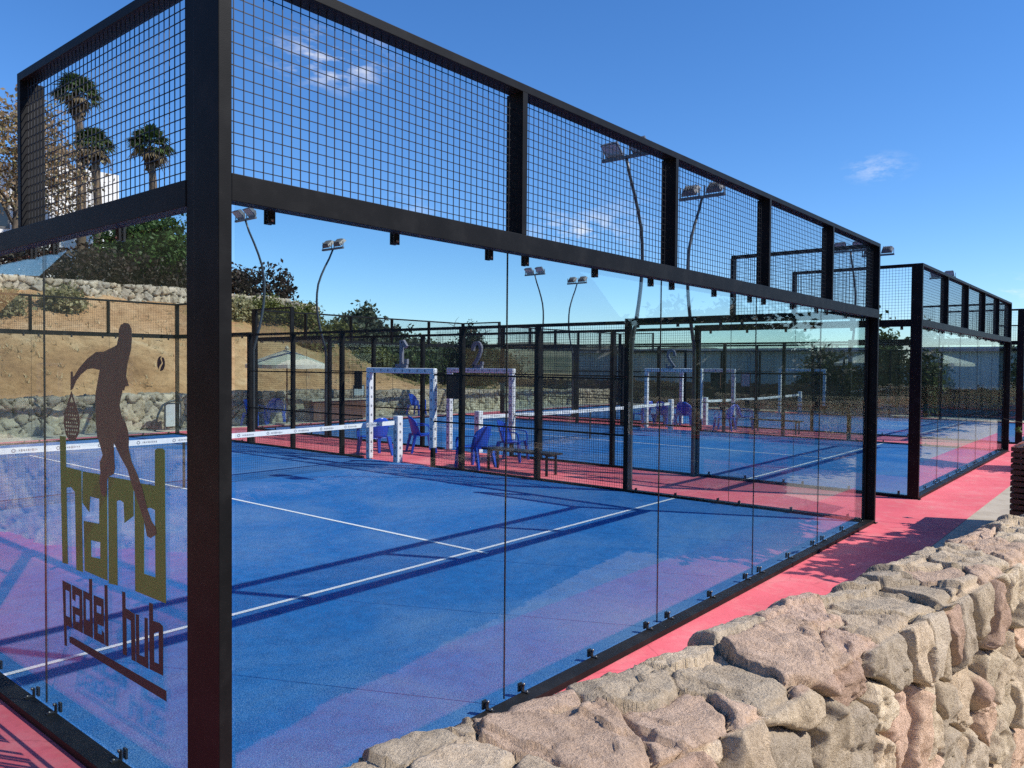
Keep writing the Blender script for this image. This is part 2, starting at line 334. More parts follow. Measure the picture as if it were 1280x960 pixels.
# ---------------------------------------------------------------- ground sheets
def sheet(name, poly, z, m, kind='structure'):
    b=MB(); b.add([(x,y,z) for x,y in poly],[tuple(range(len(poly)))]); o=b.build(name,m,recalc=False); o['kind']=kind; return o
sheet('ground',[(-700,-700),(900,-700),(900,900),(-700,900)],0,M['sand'])
sheet('concrete_path',[(-4,-4),(41,-4),(41,22.6),(-4,22.6)],.004,M['concrete'])
sheet('pink_path',[(-3.0,-.95),(36.6,-.95),(36.6,21.1),(-3.0,21.1)],.008,M['pink'])
D=12.75; L0=10.18; W0=-.08
def court_floor(k):
    x0=W0+k*D; 
    sheet('turf_ground',[(x0+.07,.07),(x0+L0-.07,.07),(x0+L0-.07,20.13),(x0+.07,20.13)],.014,M['turf'])
    z=.018; xa,xb=x0+.15,x0+L0-.15; xc=x0+L0/2
    b=MB()
    def q(a,c,d,e): b.add([(a,d,z),(c,d,z),(c,e,z),(a,e,z)],[(0,1,2,3)])
    for y in (3.13,17.05): q(xa,xb,y-.027,y+.027)
    q(xc-.027,xc+.027,3.157,17.023); q(xc-.027,xc+.027,2.93,3.103); q(xc-.027,xc+.027,17.077,17.25)
    o=b.build('ground_marking',M['line'],recalc=False); o['kind']='structure'
for k in range(3): court_floor(k)

# ---------------------------------------------------------------- the glass and mesh walls
def mesh_wires(b,T,s0,s1,z0,z1,d,step=.05,r=.0019):
    n=int(round((s1-s0)/step)); 
    for i in range(1,n):
        s=s0+(s1-s0)*i/n; b.box(s-r,s+r,d-r,d+r,z0,z1,T)
    n=int(round((z1-z0)/step))
    for i in range(1,n):
        z=z0+(z1-z0)*i/n; b.box(s0,s1,d+r,d+3*r,z-r,z+r,T)
GD=.130; GT=.010
def clamp(parent,T,s,z,top):
    b=MB(); b.box(s-.020,s+.020,GD-.014,GD-.002,z-.050,z+.03,T) if top else b.box(s-.012,s+.012,GD-.012,GD-.002,z-.025,z+.032,T)
    b.box(s-.018,s+.018,GD+GT+.002,GD+GT+.014,z-.050 if top else z-.025,z+.03 if top else z+.032,T)
    if top: b.box(s-.02,s+.02,.085,GD-.014,z+.012,z+.028,T)
    else: b.box(s-.013,s+.013,.068,GD-.012,z-.020,z-.013,T)
    c=b.build('clamp',M['clamp'],parent)
    b=MB()
    if top: b.tube([T(s,GD-.022,z-.03),T(s,GD-.014,z-.03)],.010,6)
    else: b.tube([T(s,.085,z-.014),T(s,.085,z-.005)],.007,6); b.tube([T(s,GD-.022,z+.03),T(s,GD-.014,z+.03)],.010,6)
    return c,b
def glass_bay(root,T,s0,s1,ztop=2.94,seal_at=None,bolts=None):
    b=MB(); b.box(s0+.003,s1-.003,GD,GD+GT,.058,ztop+.03,T); b.build('glass_pane',M['glass'],root)
    if seal_at is not None:
        b=MB(); b.box(seal_at-.0022,seal_at+.0022,GD-.0005,GD+GT+.0005,.06,ztop+.03,T); b.build('joint_seal',M['rubber'],root)
    for s in (s0+.18,(s0+s1)/2,s1-.18):
        for z,top in ((ztop,True),(.075,False)):
            c,bb=clamp(root,T,s,z,top); bb.build('bolt',M['bolt'],c)
def end_wall(T,loc,name,label,group=None,cl=.212):
    r=thing(name,label,'court wall',loc,group=group)
    for s,sg in ((0,1),(L0,-1)):
        b=MB(); b.box(s,s+sg*.062,0,cl if sg>0 else .112,0,4.0,T); p=b.build('corner_post',M['steel'],r,bevel=.004)
        b=MB(); b.box(s-sg*.03,s+sg*.10,-.03,-.001,0,.012,T); b.tube([T(s+sg*.07,-.016,.012),T(s+sg*.07,-.016,.03)],.011,6); b.build('base_plate',M['steel'],p)
    b=MB(); b.box(.062,L0-.062,0,.12,3.95,4.0,T); b.build('top_rail',M['steel'],r,bevel=.003)
    b=MB(); b.box(.062,L0-.062,0,.085,2.94,3.06,T); b.build('middle_beam',M['steel'],r,bevel=.003)
    b=MB(); b.box(.062,L0-.062,.0,.122,0.0,.055,T); b.build('base_rail',M['steel'],r,bevel=.003)
    seams=[2.06,4.07,6.08,8.09]
    for i,s in enumerate(seams):
        b=MB(); b.box(s,s+.048,0,.135,3.06,3.95,T); b.build('post',M['steel'],r,bevel=.003)
    e=[.155]+[s+.02 for s in seams]+[L0-.155]
    for i in range(5): glass_bay(r,T,e[i],e[i+1],seal_at=e[i+1] if i<4 else None)
    e=[.062]+seams+[L0-.062]
    for i in range(5):
        b=MB(); mesh_wires(b,T,e[i]+(.048 if i else 0),e[i+1],3.06,3.95,.07); b.build('mesh_panel',M['wire'],r,recalc=False)
    return r
GATE=(8.97,11.07)
def side_wall(T,loc,name,label,group=None,fb=2.17,c0=.212,c1=.285):
    r=thing(name,label,'court wall',loc,group=group)
    Lw=20.2
    for mir in (False,True):
        U=(lambda s,d,z:T(Lw-s,d,z)) if mir else T
        b=MB(); b.box(c0,c1,.005,.12,0,4,U); b.build('corner_post',M['steel'],r,bevel=.003)
        b=MB(); b.box(c1,fb+.03,0.002,.10,3.95,4,U); b.build('top_rail',M['steel'],r,bevel=.003)
        b=MB(); b.box(fb-.02,fb+.03,.002,.135,3.06,3.95,U); b.build('post',M['steel'],r,bevel=.003)
        b=MB(); b.box(c1,4.06,.002,.085,2.94,3.06,U); b.build('middle_beam',M['steel'],r,bevel=.003)
        b=MB(); b.box(4.06,4.16,.002,.105,0,3.06,U); b.build('post',M['steel'],r,bevel=.003)
        b=MB(); mesh_wires(b,U,c1,fb-.02,3.06,3.95,.03); b.build('mesh_panel',M['wire'],r,recalc=False)
        glass_bay(r,U,.16,fb,seal_at=fb); glass_bay(r,U,fb,4.05)
        b=MB(); b.box(c1,4.06,.002,.122,0,.055,U); b.build('base_rail',M['steel'],r,bevel=.003)
        posts=[6.07,8.07] 
        for s in posts:
            b=MB(); b.box(s,s+.09,.002,.102,0,2.96,U); b.build('post',M['steel'],r,bevel=.003)
        b=MB(); b.box(4.16,8.9,.012,.112,.0,.05,U); b.build('base_rail',M['steel'],r)
        for a,c in ((4.16,6.07),(6.16,8.07),(8.16,8.9)):
            b=MB(); mesh_wires(b,U,a,c,.05,2.96,.055); b.build('mesh_panel',M['wire'],r,recalc=False)
            for z in (1.0,2.0):
                b=MB(); b.box(a,c,.062,.095,z-.017,z+.017,U); b.build('cross_rail',M['steel'],r)
    b=MB(); b.box(4.16,Lw-4.16,.002,.085,2.96,3.02,T); b.build('top_rail',M['steel'],r)
    return r
def TB(ox,oy,sx,sy,dx,dy): return lambda s,d,z:(s*sx+d*dx,s*sy+d*dy,z)
T_back=TB(0,0,1,0,0,1); T_rear=TB(0,0,1,0,0,-1); T_left=TB(0,0,0,1,1,0); T_right=TB(0,0,0,1,-1,0)
def dark(s): return s
back=end_wall(T_back,(W0,0,0),'glass_end_wall','black framed glass end wall of the nearest court with mesh on top','court end walls')
rear=end_wall(T_rear,(W0,20.2,0),'glass_end_wall','far end wall of the nearest court in front of the dirt slope','court end walls')
left=side_wall(T_left,(W0,0,0),'court_side_wall','side wall with the player and hard padel hub sticker on its glass','court side walls',fb=2.31)
right=side_wall(T_right,(W0+L0,0,0),'court_side_wall','far side wall of the nearest court, glass at its near end and mesh beyond','court side walls',c0=.112,c1=.16)
back2=end_wall(T_back,(W0+D,0,0),'glass_end_wall','black framed glass end wall of the middle court, beyond the pink gap','court end walls',cl=.13)
left2=side_wall(T_left,(W0+D,0,0),'court_side_wall','side wall of the middle court facing the nearest court across the pink gap','court side walls',c0=.13,c1=.175)
dup(back2,D,0,'glass end wall of the farthest court beyond the pink path gap and the middle court')
dup(left2,D,0,'side wall of the farthest court facing the middle court')
for k in (1,2):
    dup(rear,k*D,0,{1:'far end wall of the middle court, behind its padded entry frames',2:'far end wall of the farthest court, smallest in view'}[k])
    dup(right,k*D,0,{1:'far side wall of the middle court, behind its net end',2:'outermost side wall of the farthest court, before the brown reed fence'}[k])

# ---------------------------------------------------------------- film stickers on the nearest side glass (parts of that wall)
HARD = [[[[2.058,1.781],[1.966,1.783],[1.964,1.599],[1.743,1.596],[1.744,1.559],[1.73,1.0],[1.824,0.997],[1.839,1.461],[1.899,1.485],[1.961,1.472],[1.946,1.01],[2.029,1.005]]],[[[1.727,1.594],[1.401,1.601],[1.402,1.01],[1.707,1.013],[1.716,1.305],[1.507,1.316],[1.505,1.459],[1.625,1.458],[1.637,1.365],[1.733,1.41]],[[1.618,1.205],[1.494,1.213],[1.496,1.118],[1.613,1.11]]],[[[1.388,1.597],[1.083,1.604],[1.082,1.416],[1.191,1.363],[1.199,1.474],[1.241,1.482],[1.281,1.473],[1.275,1.007],[1.387,0.997]]],[[[0.842,1.787],[0.813,1.798],[0.758,1.801],[0.739,1.791],[0.73,1.017],[1.068,1.016],[1.071,1.598],[0.843,1.603]],[[0.962,1.467],[0.896,1.483],[0.844,1.478],[0.842,1.13],[0.965,1.127]]]]
PADEL = [[[[2.032,0.897],[1.901,0.894],[1.895,0.633],[1.973,0.632],[1.968,0.504],[2.005,0.502]],[[1.985,0.848],[1.926,0.847],[1.923,0.691],[1.98,0.689]]],[[[1.888,0.895],[1.741,0.891],[1.737,0.637],[1.875,0.636],[1.885,0.769],[1.784,0.772],[1.783,0.848],[1.836,0.847],[1.841,0.803],[1.885,0.813]],[[1.842,0.728],[1.783,0.728],[1.783,0.688],[1.838,0.686]]],[[[1.729,0.892],[1.648,0.891],[1.647,0.977],[1.604,0.982],[1.599,0.639],[1.728,0.637]],[[1.695,0.851],[1.642,0.848],[1.639,0.727],[1.689,0.728]]],[[[1.587,0.893],[1.453,0.895],[1.451,0.74],[1.483,0.737],[1.534,0.736],[1.532,0.685],[1.479,0.686],[1.479,0.714],[1.447,0.703],[1.443,0.639],[1.584,0.638]],[[1.548,0.843],[1.486,0.846],[1.487,0.803],[1.544,0.801]]],[[[1.442,0.979],[1.403,0.984],[1.394,0.639],[1.437,0.637]]],[[[1.223,0.985],[1.183,0.986],[1.18,0.9],[1.072,0.891],[1.065,0.637],[1.113,0.634],[1.121,0.845],[1.171,0.847],[1.168,0.643],[1.216,0.64]]],[[[1.063,0.893],[1.025,0.897],[1.021,0.684],[0.964,0.687],[0.963,0.897],[0.926,0.9],[0.92,0.634],[1.059,0.637]]],[[[0.912,0.986],[0.87,0.988],[0.867,0.9],[0.796,0.904],[0.761,0.893],[0.762,0.64],[0.909,0.637]],[[0.859,0.836],[0.809,0.856],[0.808,0.689],[0.856,0.688]]],[[[1.93,0.573],[1.888,0.58],[0.728,0.572],[0.728,0.517],[1.93,0.537]]]]
PLAYER = [[[1.178,2.447],[1.125,2.44],[1.096,2.413],[1.091,2.361],[1.1,2.305],[1.118,2.273],[1.144,2.225],[1.153,2.193],[1.159,2.157],[1.128,2.109],[1.172,2.104],[1.185,2.08],[1.202,2.085],[1.217,2.054],[1.239,2.005],[1.218,1.948],[1.165,1.902],[1.139,1.864],[1.13,1.824],[1.134,1.773],[1.096,1.703],[1.028,1.638],[0.978,1.572],[0.929,1.483],[0.88,1.419],[0.835,1.39],[0.822,1.357],[0.889,1.326],[0.93,1.33],[0.943,1.363],[0.963,1.408],[1.029,1.495],[1.106,1.59],[1.149,1.658],[1.238,1.724],[1.302,1.781],[1.315,1.788],[1.311,1.743],[1.299,1.653],[1.313,1.618],[1.388,1.594],[1.404,1.551],[1.412,1.491],[1.443,1.477],[1.476,1.492],[1.5,1.558],[1.484,1.61],[1.493,1.669],[1.454,1.711],[1.482,1.755],[1.511,1.795],[1.521,1.798],[1.54,1.882],[1.543,1.95],[1.548,2.044],[1.517,2.121],[1.487,2.189],[1.576,2.197],[1.653,2.192],[1.74,2.16],[1.804,2.124],[1.854,2.074],[1.874,2.067],[1.891,2.064],[1.89,2.104],[1.885,2.176],[1.857,2.176],[1.855,2.145],[1.836,2.15],[1.771,2.195],[1.656,2.252],[1.535,2.291],[1.438,2.292],[1.306,2.319],[1.269,2.329],[1.259,2.355],[1.247,2.375],[1.246,2.412],[1.222,2.436]]]
RACKET = [[[1.874,2.062],[1.896,2.033],[1.982,1.912],[1.994,1.866],[1.961,1.795],[1.906,1.761],[1.83,1.766],[1.776,1.807],[1.754,1.879],[1.764,1.922],[1.852,2.034]],[[1.87,2.029],[1.844,1.994],[1.901,1.992]],[[1.896,1.966],[1.88,1.967],[1.881,1.956],[1.896,1.956]],[[1.865,1.967],[1.85,1.967],[1.85,1.957],[1.865,1.956]],[[1.92,1.944],[1.905,1.944],[1.905,1.934],[1.92,1.933]],[[1.889,1.944],[1.874,1.945],[1.874,1.934],[1.89,1.933]],[[1.859,1.945],[1.844,1.945],[1.844,1.935],[1.859,1.934]],[[1.829,1.945],[1.814,1.946],[1.814,1.935],[1.829,1.934]],[[1.958,1.92],[1.943,1.921],[1.943,1.91],[1.958,1.909]],[[1.927,1.921],[1.912,1.922],[1.912,1.911],[1.927,1.91]],[[1.896,1.921],[1.881,1.922],[1.881,1.911],[1.896,1.911]],[[1.866,1.922],[1.851,1.923],[1.851,1.912],[1.866,1.911]],[[1.836,1.922],[1.821,1.923],[1.821,1.913],[1.836,1.912]],[[1.806,1.923],[1.791,1.924],[1.791,1.913],[1.806,1.912]],[[1.952,1.898],[1.936,1.899],[1.936,1.888],[1.952,1.887]],[[1.921,1.899],[1.905,1.899],[1.906,1.889],[1.921,1.888]],[[1.89,1.899],[1.875,1.9],[1.875,1.889],[1.89,1.889]],[[1.86,1.9],[1.844,1.901],[1.845,1.89],[1.86,1.889]],[[1.829,1.901],[1.814,1.901],[1.815,1.891],[1.83,1.89]],[[1.799,1.901],[1.785,1.902],[1.785,1.891],[1.8,1.891]],[[1.959,1.875],[1.943,1.876],[1.943,1.865],[1.959,1.864]],[[1.928,1.876],[1.912,1.877],[1.912,1.866],[1.928,1.865]],[[1.897,1.876],[1.882,1.877],[1.882,1.867],[1.897,1.866]],[[1.866,1.877],[1.851,1.878],[1.851,1.867],[1.867,1.866]],[[1.836,1.878],[1.821,1.879],[1.821,1.868],[1.836,1.867]],[[1.806,1.879],[1.791,1.879],[1.791,1.869],[1.806,1.868]],[[1.952,1.853],[1.937,1.854],[1.937,1.843],[1.953,1.842]],[[1.921,1.854],[1.906,1.854],[1.906,1.844],[1.922,1.843]],[[1.891,1.854],[1.875,1.855],[1.876,1.844],[1.891,1.844]],[[1.86,1.855],[1.845,1.856],[1.845,1.845],[1.86,1.844]],[[1.83,1.856],[1.815,1.857],[1.815,1.846],[1.83,1.845]],[[1.8,1.857],[1.785,1.858],[1.785,1.847],[1.8,1.846]],[[1.959,1.83],[1.944,1.831],[1.944,1.82],[1.96,1.819]],[[1.928,1.831],[1.913,1.832],[1.913,1.821],[1.929,1.82]],[[1.898,1.832],[1.882,1.832],[1.882,1.822],[1.898,1.821]],[[1.867,1.832],[1.852,1.833],[1.852,1.823],[1.867,1.822]],[[1.837,1.833],[1.822,1.834],[1.822,1.824],[1.837,1.823]],[[1.807,1.834],[1.792,1.835],[1.792,1.825],[1.807,1.824]],[[1.922,1.808],[1.907,1.809],[1.907,1.799],[1.922,1.798]],[[1.891,1.809],[1.876,1.81],[1.876,1.8],[1.892,1.799]],[[1.861,1.81],[1.846,1.811],[1.846,1.801],[1.861,1.8]],[[1.831,1.811],[1.816,1.812],[1.816,1.802],[1.831,1.801]]]
BALL = [[[[0.755,2.263],[0.747,2.257],[0.74,2.249],[0.736,2.24],[0.735,2.23],[0.737,2.22],[0.741,2.211],[0.747,2.203],[0.756,2.197],[0.765,2.193],[0.776,2.192],[0.786,2.193],[0.776,2.212],[0.755,2.231],[0.771,2.258]]],[[[0.802,2.2],[0.809,2.208],[0.814,2.216],[0.817,2.226],[0.816,2.236],[0.813,2.246],[0.807,2.254],[0.799,2.261],[0.789,2.265],[0.779,2.267],[0.768,2.267],[0.782,2.256],[0.768,2.233],[0.791,2.216]]]]
def film(name,polys,m,dx=0.0):
    cu=bpy.data.curves.new('film_outline','CURVE'); cu.dimensions='2D'; cu.fill_mode='BOTH'; cu.extrude=.0004
    for loops in polys:
        for lp in loops:
            sp=cu.splines.new('POLY'); sp.points.add(len(lp)-1); sp.use_cyclic_u=True
            for p,(y,z) in zip(sp.points,lp): p.co=(-y,z,0,1)
    tmp=bpy.data.objects.new('tmp_film',cu); COL.objects.link(tmp)
    bpy.context.view_layer.update()
    me=bpy.data.meshes.new_from_object(tmp.evaluated_get(bpy.context.evaluated_depsgraph_get()))
    bpy.data.objects.remove(tmp); bpy.data.curves.remove(cu)
    X=W0+GD-.0015-dx-left.location.x
    for v in me.vertices:
        a,bz,c=v.co; v.co=(X-c,-a,bz)
    me.materials.clear(); me.materials.append(m); me.name=name
    for p in me.polygons: p.material_index=0
    return link(name,me,left)
film('sticker_lettering',HARD,M['olive'])
film('sticker_lettering',PADEL,M['brown_film'])
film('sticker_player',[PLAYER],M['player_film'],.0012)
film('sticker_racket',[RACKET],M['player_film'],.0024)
film('sticker_ball',BALL,M['brown_film'])

# ---------------------------------------------------------------- nets
def make_net():
    x0=W0+.10; x1=W0+L0-.04; Y=10.1
    r=thing('court_net','net of the nearest court, white printed band running out to the padded frame','net',(x0,Y,0),group='court nets')
    W=x1-x0
    top=lambda x:.885+.04*abs(2*x/W-1)**1.5
    for s in (0.0,W):
        b=MB(); b.box(s-.08,s+.08,-.08,.08,0,1.06); b.cur=1
        for z in (.16,.34,.52,.70,.88):
            for fx,fy in ((0,-1),(-1,0)):
                c=Vector((s+fx*.0805,fy*.0805,z)); u=Vector((1,0,0)) if fy else Vector((0,1,0))
                n=12; vs=[c+u*.028*math.cos(2*PI*j/n)+Vector((0,0,.034*math.sin(2*PI*j/n))) for j in range(n)]
                b.add(vs,[tuple(range(n))])
        b.build('net_post',[M['white'],M['print']],r,bevel=.02)
    n=40; b=MB()
    for i in range(n):
        a=W*i/n; c=W*(i+1)/n
        a=max(a,.08); c=min(c,W-.08)
        vs=[(a,-.006,top(a)-.062),(c,-.006,top(c)-.062),(c,-.006,top(c)+.03),(a,-.006,top(a)+.03),(a,.006,top(a)-.062),(c,.006,top(c)-.062),(c,.006,top(c)+.03),(a,.006,top(a)+.03)]
        b.add(vs,[(0,1,2,3),(7,6,5,4),(3,2,6,7),(1,0,4,5)])
    b.cur=1; rr=random.Random(3); x=.5
    while x<W-.6:
        z=top(x)-.017; n=14
        ring=[(x+.030*math.cos(2*PI*j/n),-.0072,z+.030*math.sin(2*PI*j/n)) for j in range(n)]+[(x+.017*math.cos(2*PI*j/n),-.0072,z+.017*math.sin(2*PI*j/n)) for j in range(n)]
        b.add(ring,[(j,(j+1)%n,n+(j+1)%n,n+j) for j in range(n)])
        xx=x+.07
        for q in range(9):
            wd=.012+.012*rr.random(); h=.010+.010*rr.random()
            b.add([(xx,-.0072,z-h),(xx+wd,-.0072,z-h),(xx+wd*.8,-.0072,z+h),(xx+.002,-.0072,z+h)],[(0,1,2,3)]); xx+=wd+.010
        x+=.62
    b.build('net_band',[M['tape'],M['print']],r,recalc=False)
    b=MB(); g=.045; t=.0012
    nx=int(W/g)
    for i in range(2,nx-1):
        xx=i*g; b.box(xx-t,xx+t,-t,t,.02,top(xx)-.06)
    for i in range(19):
        z=.02+i*g; b.box(.06,W-.06,t,3*t,z-t,z+t)
    b.build('netting',M['net'],r,recalc=False)
    b=MB(); b.box(W/2-.02,W/2+.02,-.009,.009,.0,top(W/2)-.064); b.build('centre_strap',M['net'],r)
    return r
net=make_net()
dup(net,D,0,'net of the middle court, seen between the two padded frames'); dup(net,2*D,0,'net of the farthest court, shortest in view')

# ---------------------------------------------------------------- padded entry frames with numbers on top
def portal(x,label,sx):
    """padded goal-like frame in a side wall opening; sx = side the pads' print faces first"""
    r=thing('padded_entry_frame',label,'entry frame',(x,0,0),group='padded entry frames')
    y0,y1=GATE; h=2.14
    for y in (y0,y1):
        b=MB(); b.box(-.065,.065,y-.065,y+.065,.02 if y==y1 else .42,h-.12); b.cur=1
        zz=.2
        while zz<2.0:
            if zz>(.1 if y==y1 else .5):
                for f in (0,1,2,3):
                    nrm=[(-1,0),(0,-1),(1,0),(0,1)][f]; c=Vector((nrm[0]*.0655,y+nrm[1]*.0655,zz)); u=Vector((0,1,0)) if nrm[0] else Vector((1,0,0))
                    n=12; b.add([c+u*.026*math.cos(2*PI*j/n)+Vector((0,0,.034*math.sin(2*PI*j/n))) for j in range(n)],[tuple(range(n))])
            zz+=.21
        b.build('leg_pad',[M['white'],M['print']],r,bevel=.03)
        b=MB(); b.box(-.04,.04,y-.04,y+.04,0,h-.1); b.build('leg_post',M['steel'],r)
    b=MB(); b.box(-.065,.065,y0-.066,y1+.066,h-.12,h); b.cur=1; n=10; yy=y0+.2
    while yy<y1-.1:
        b.add([(-.0655,yy+.024*math.cos(2*PI*j/n),h-.06+.03*math.sin(2*PI*j/n)) for j in range(n)],[tuple(range(n))]); yy+=.24
    b.build('lintel_pad',[M['white'],M['print']],r,bevel=.03)
    return r
R1=W0+L0-.045; Lc=W0+.045
p1=portal(R1,'white padded entry frame beside the net end of the nearest court',-1)
p2=copy_tree(p1); p2.location=(Lc+D,0,0); p2['label']='white padded entry frame of the middle court standing under the steel number 2'
p3=copy_tree(p1); p3.location=(R1+D,0,0); p3['label']='white padded entry frame on the far side of the middle court'
p4=copy_tree(p1); p4.location=(Lc+2*D,0,0); p4['label']='white padded entry frame on the near side of the farthest court'
p5=copy_tree(p1); p5.location=(R1+2*D,0,0); p5['label']='white padded entry frame on the far side of the farthest court'
def stroke(path,w):
    """outline of a polyline of width w (2D)"""
    l=[];r=[]
    for i,p in enumerate(path):
        a=Vector(path[max(i-1,0)]);c=Vector(path[min(i+1,len(path)-1)]); t=(c-a).normalized(); n=Vector((-t.y,t.x)); p=Vector(p)
        l.append(p+n*w/2); r.append(p-n*w/2)
    return l,r
def number(x,y,paths,label,flip,h=.66):
    """u to the reader's right; flip = read from -X side (u = -Y) or from +X side"""
    r=thing('court_number',label,'court number',(x,y,2.142)); b=MB(); s=-1 if flip else 1
    for path in paths:
        l,rr=stroke(path,.085); n=len(l); t=.03
        vs=[(-t,s*p.x,p.y) for p in l]+[(-t,s*p.x,p.y) for p in rr]+[(t,s*p.x,p.y) for p in l]+[(t,s*p.x,p.y) for p in rr]
        fs=[]
        for i in range(n-1):
            fs+= [(i,i+1,n+i+1,n+i),(2*n+i,3*n+i,3*n+i+1,2*n+i+1),(i,2*n+i,2*n+i+1,i+1),(n+i,n+i+1,3*n+i+1,3*n+i)]
        fs+=[(0,n,3*n,2*n),(n-1,3*n-1,4*n-1,2*n-1)]
        b.add(vs,fs)
    b.build('digit',M['number'],r); return r
arc=[(.13*math.cos(a)-.0,.50+.13*math.sin(a)) for a in [PI-i*PI/9 for i in range(10)]]
two=[[(-.135,.44)]+arc+[(.125,.42),(.06,.28),(-.06,.13),(-.13,.0425)], [(-.12,.0425),(.19,.0425)], [(.17,.085),(.17,.16)]]
one=[[(0,.085),(0,.62)],[(-.16,.46),(-.04,.60)],[(-.18,.0425),(.18,.0425)],[(-.16,.085),(-.16,.20)]]
number(Lc+D,10.12,two,'grey steel number 2 on top of the padded frame of the middle court',True)
number(R1,9.98,one,'grey steel number seen from behind on top of the nearest padded frame',False)
number(R1+D,10.1,two,'grey steel number seen from behind on the far padded frame of the middle court',False)

# ---------------------------------------------------------------- boards hung on the side walls
def ring(b,x0,x1,y0,y1,z0,z1,w):
    """rectangular frame as one closed mesh"""
    P=[(y0,z0),(y1,z0),(y1,z1),(y0,z1)]; Q=[(y0+w,z0+w),(y1-w,z0+w),(y1-w,z1-w),(y0+w,z1-w)]
    vs=[(x,y,z) for x in (x0,x1) for L_ in (P,Q) for y,z in L_]; fs=[]
    for k in range(4):
        m=(k+1)%4; fs+=[(k,m,4+m,4+k),(8+k,12+k,12+m,8+m),(k,8+k,8+m,m),(4+k,4+m,12+m,12+k)]
    b.add(vs,fs)
def board(x,y,label,frame,w=.18,h=.52,z=1.5):
    r=thing('notice_board',label,'board',(x,y,z),group='boards hung beside the entry frames')
    b=MB(); b.box(-.012,.012,-w+.02,w-.02,.02,h-.02); b.build('panel',M['board_pale'] if frame==2 else M['board_black'],r)
    b=MB(); ring(b,-.018,.018,-w,w,0,h,.0205); b.build('frame',M['board_black'] if frame==0 else M['wood_brown'],r); return r
board(R1+.14,8.52,'black board hung on the mesh just right of the nearest padded frame',0)
board(R1+.14,11.66,'black board hung on the mesh just left of the nearest padded frame',0,.13,.42,1.62)
board(R1+D+.14,8.5,'dark framed board on the far side of the middle court',1)
board(Lc+2*D-.14,8.45,'pale framed board on the near side of the farthest court',2)

# ---------------------------------------------------------------- floodlight poles: a bowed pole, crossbar, two lamps
def flood(x,y,s,label,h=6.0,bow=.34):
    """s=+1: bows to +X (court lies on -X), lamps look to -X"""
    r=thing('floodlight_pole',label,'floodlight',(x,y,0),group='bowed floodlight poles')
    b=MB(); pts=[]; rs=[]
    for i in range(22):
        t=i/21; z=t*(h-.12)
        q=max(0,(z-2.6)/(h-2.6)); off=bow*math.sin(PI*min(1,q*1.08))**1.0*1.0 if q>0 else 0
        if q>.6: off-= .30*(q-.6)**1.3/.4**1.3*.9
        pts.append((s*off,0,z)); rs.append(.045-.018*t)
    b.tube(pts,rs,10); b.build('pole',M['pole'],r)
    tip=Vector(pts[-1])
    b=MB(); b.box(-.08,.08,-.08,.08,0,.012); b.build('base_plate',M['pole'],r)
    b=MB(); b.box(tip.x-.03,tip.x+.03,-.5,.5,tip.z,tip.z+.05); b.build('crossbar',M['lamp'],r)
    for yy in (-.27,.27):
        # lamp: shallow tapered box tilted down towards its court, with cooling fins behind
        ang=math.radians(48); d=Vector((-s*math.cos(ang),0,-math.sin(ang))); u=Vector((0,1,0)); v=Vector((-s*math.sin(ang),0,math.cos(ang)))
        c=tip+Vector((-s*.03,yy,.20))
        P=lambda a,bb,cc: tuple(c+u*a*.86+v*bb*.82+d*cc*.9)
        b=MB(); 
        f=[(-.20,-.17),(.20,-.17),(.20,.17),(-.20,.17)]
        vs=[P(a,q,.05) for a,q in f]+[P(a*.8,q*.8,-.05) for a,q in f]
        b.add(vs,[(0,1,2,3),(7,6,5,4),(0,4,5,1),(1,5,6,2),(2,6,7,3),(3,7,4,0)])
        for k in range(5):
            a=-.12+k*.06; b.add([P(a-.008,-.11,-.05),P(a+.008,-.11,-.05),P(a+.008,.11,-.05),P(a-.008,.11,-.05),P(a-.008,-.11,-.09),P(a+.008,-.11,-.09),P(a+.008,.11,-.09),P(a-.008,.11,-.09)],[(4,5,6,7),(0,4,5,1),(1,5,6,2),(2,6,7,3),(3,7,4,0)])
        lp=b.build('lamp_housing',M['lamp'],r)
        b=MB(); f=[(-.18,-.15),(.18,-.15),(.18,.15),(-.18,.15)]
        vs=[P(a,q,.052) for a,q in f]+[P(a,q,.058) for a,q in f]; b.add(vs,[(0,1,2,3),(7,6,5,4),(0,4,5,1),(1,5,6,2),(2,6,7,3),(3,7,4,0)]); b.build('lamp_glass',M['lens'],lp)
        b=MB(); b.box(tip.x-.012,tip.x+.012,yy-.22,yy-.205,tip.z+.05,tip.z+.22); b.box(tip.x-.012,tip.x+.012,yy-.206,yy+.206,tip.z+.0505,tip.z+.062); b.box(tip.x-.012,tip.x+.012,yy+.205,yy+.22,tip.z+.05,tip.z+.26); b.build('bracket',M['lamp'],lp)
    return r
XR=W0+L0+.07; XL=W0-.07
flood(XR,4.12,1,'bowed floodlight pole by the near glass of the nearest court, tallest against the sky',5.95)
flood(XL+D,4.12,-1,'bowed floodlight pole of the middle court, second largest, leaning right',5.75)
flood(XR,16.1,1,'bowed floodlight pole by the far glass of the nearest court, pale lamps facing us',6.2)
flood(XL+D,16.1,-1,'bowed floodlight pole at the far left end of the middle court, lamps turned away',5.75)
flood(XR+D,16.1,1,'thin bowed floodlight pole left of a close pair, far end of the middle court',5.9)
flood(XL+2*D,16.1,-1,'thin bowed floodlight pole right of a close pair, far end of the farthest court',5.8)
flood(XR+D,4.12,1,'floodlight pole behind the far corner post of the nearest court, lamps over the middle court',5.8)
flood(XL+2*D,4.12,-1,'floodlight pole whose two lamps stick out past the far corner post of the nearest court',6.0)
flood(XR+2*D,4.12,1,'floodlight pole of the farthest court seen through the mesh of the middle court',6.15)
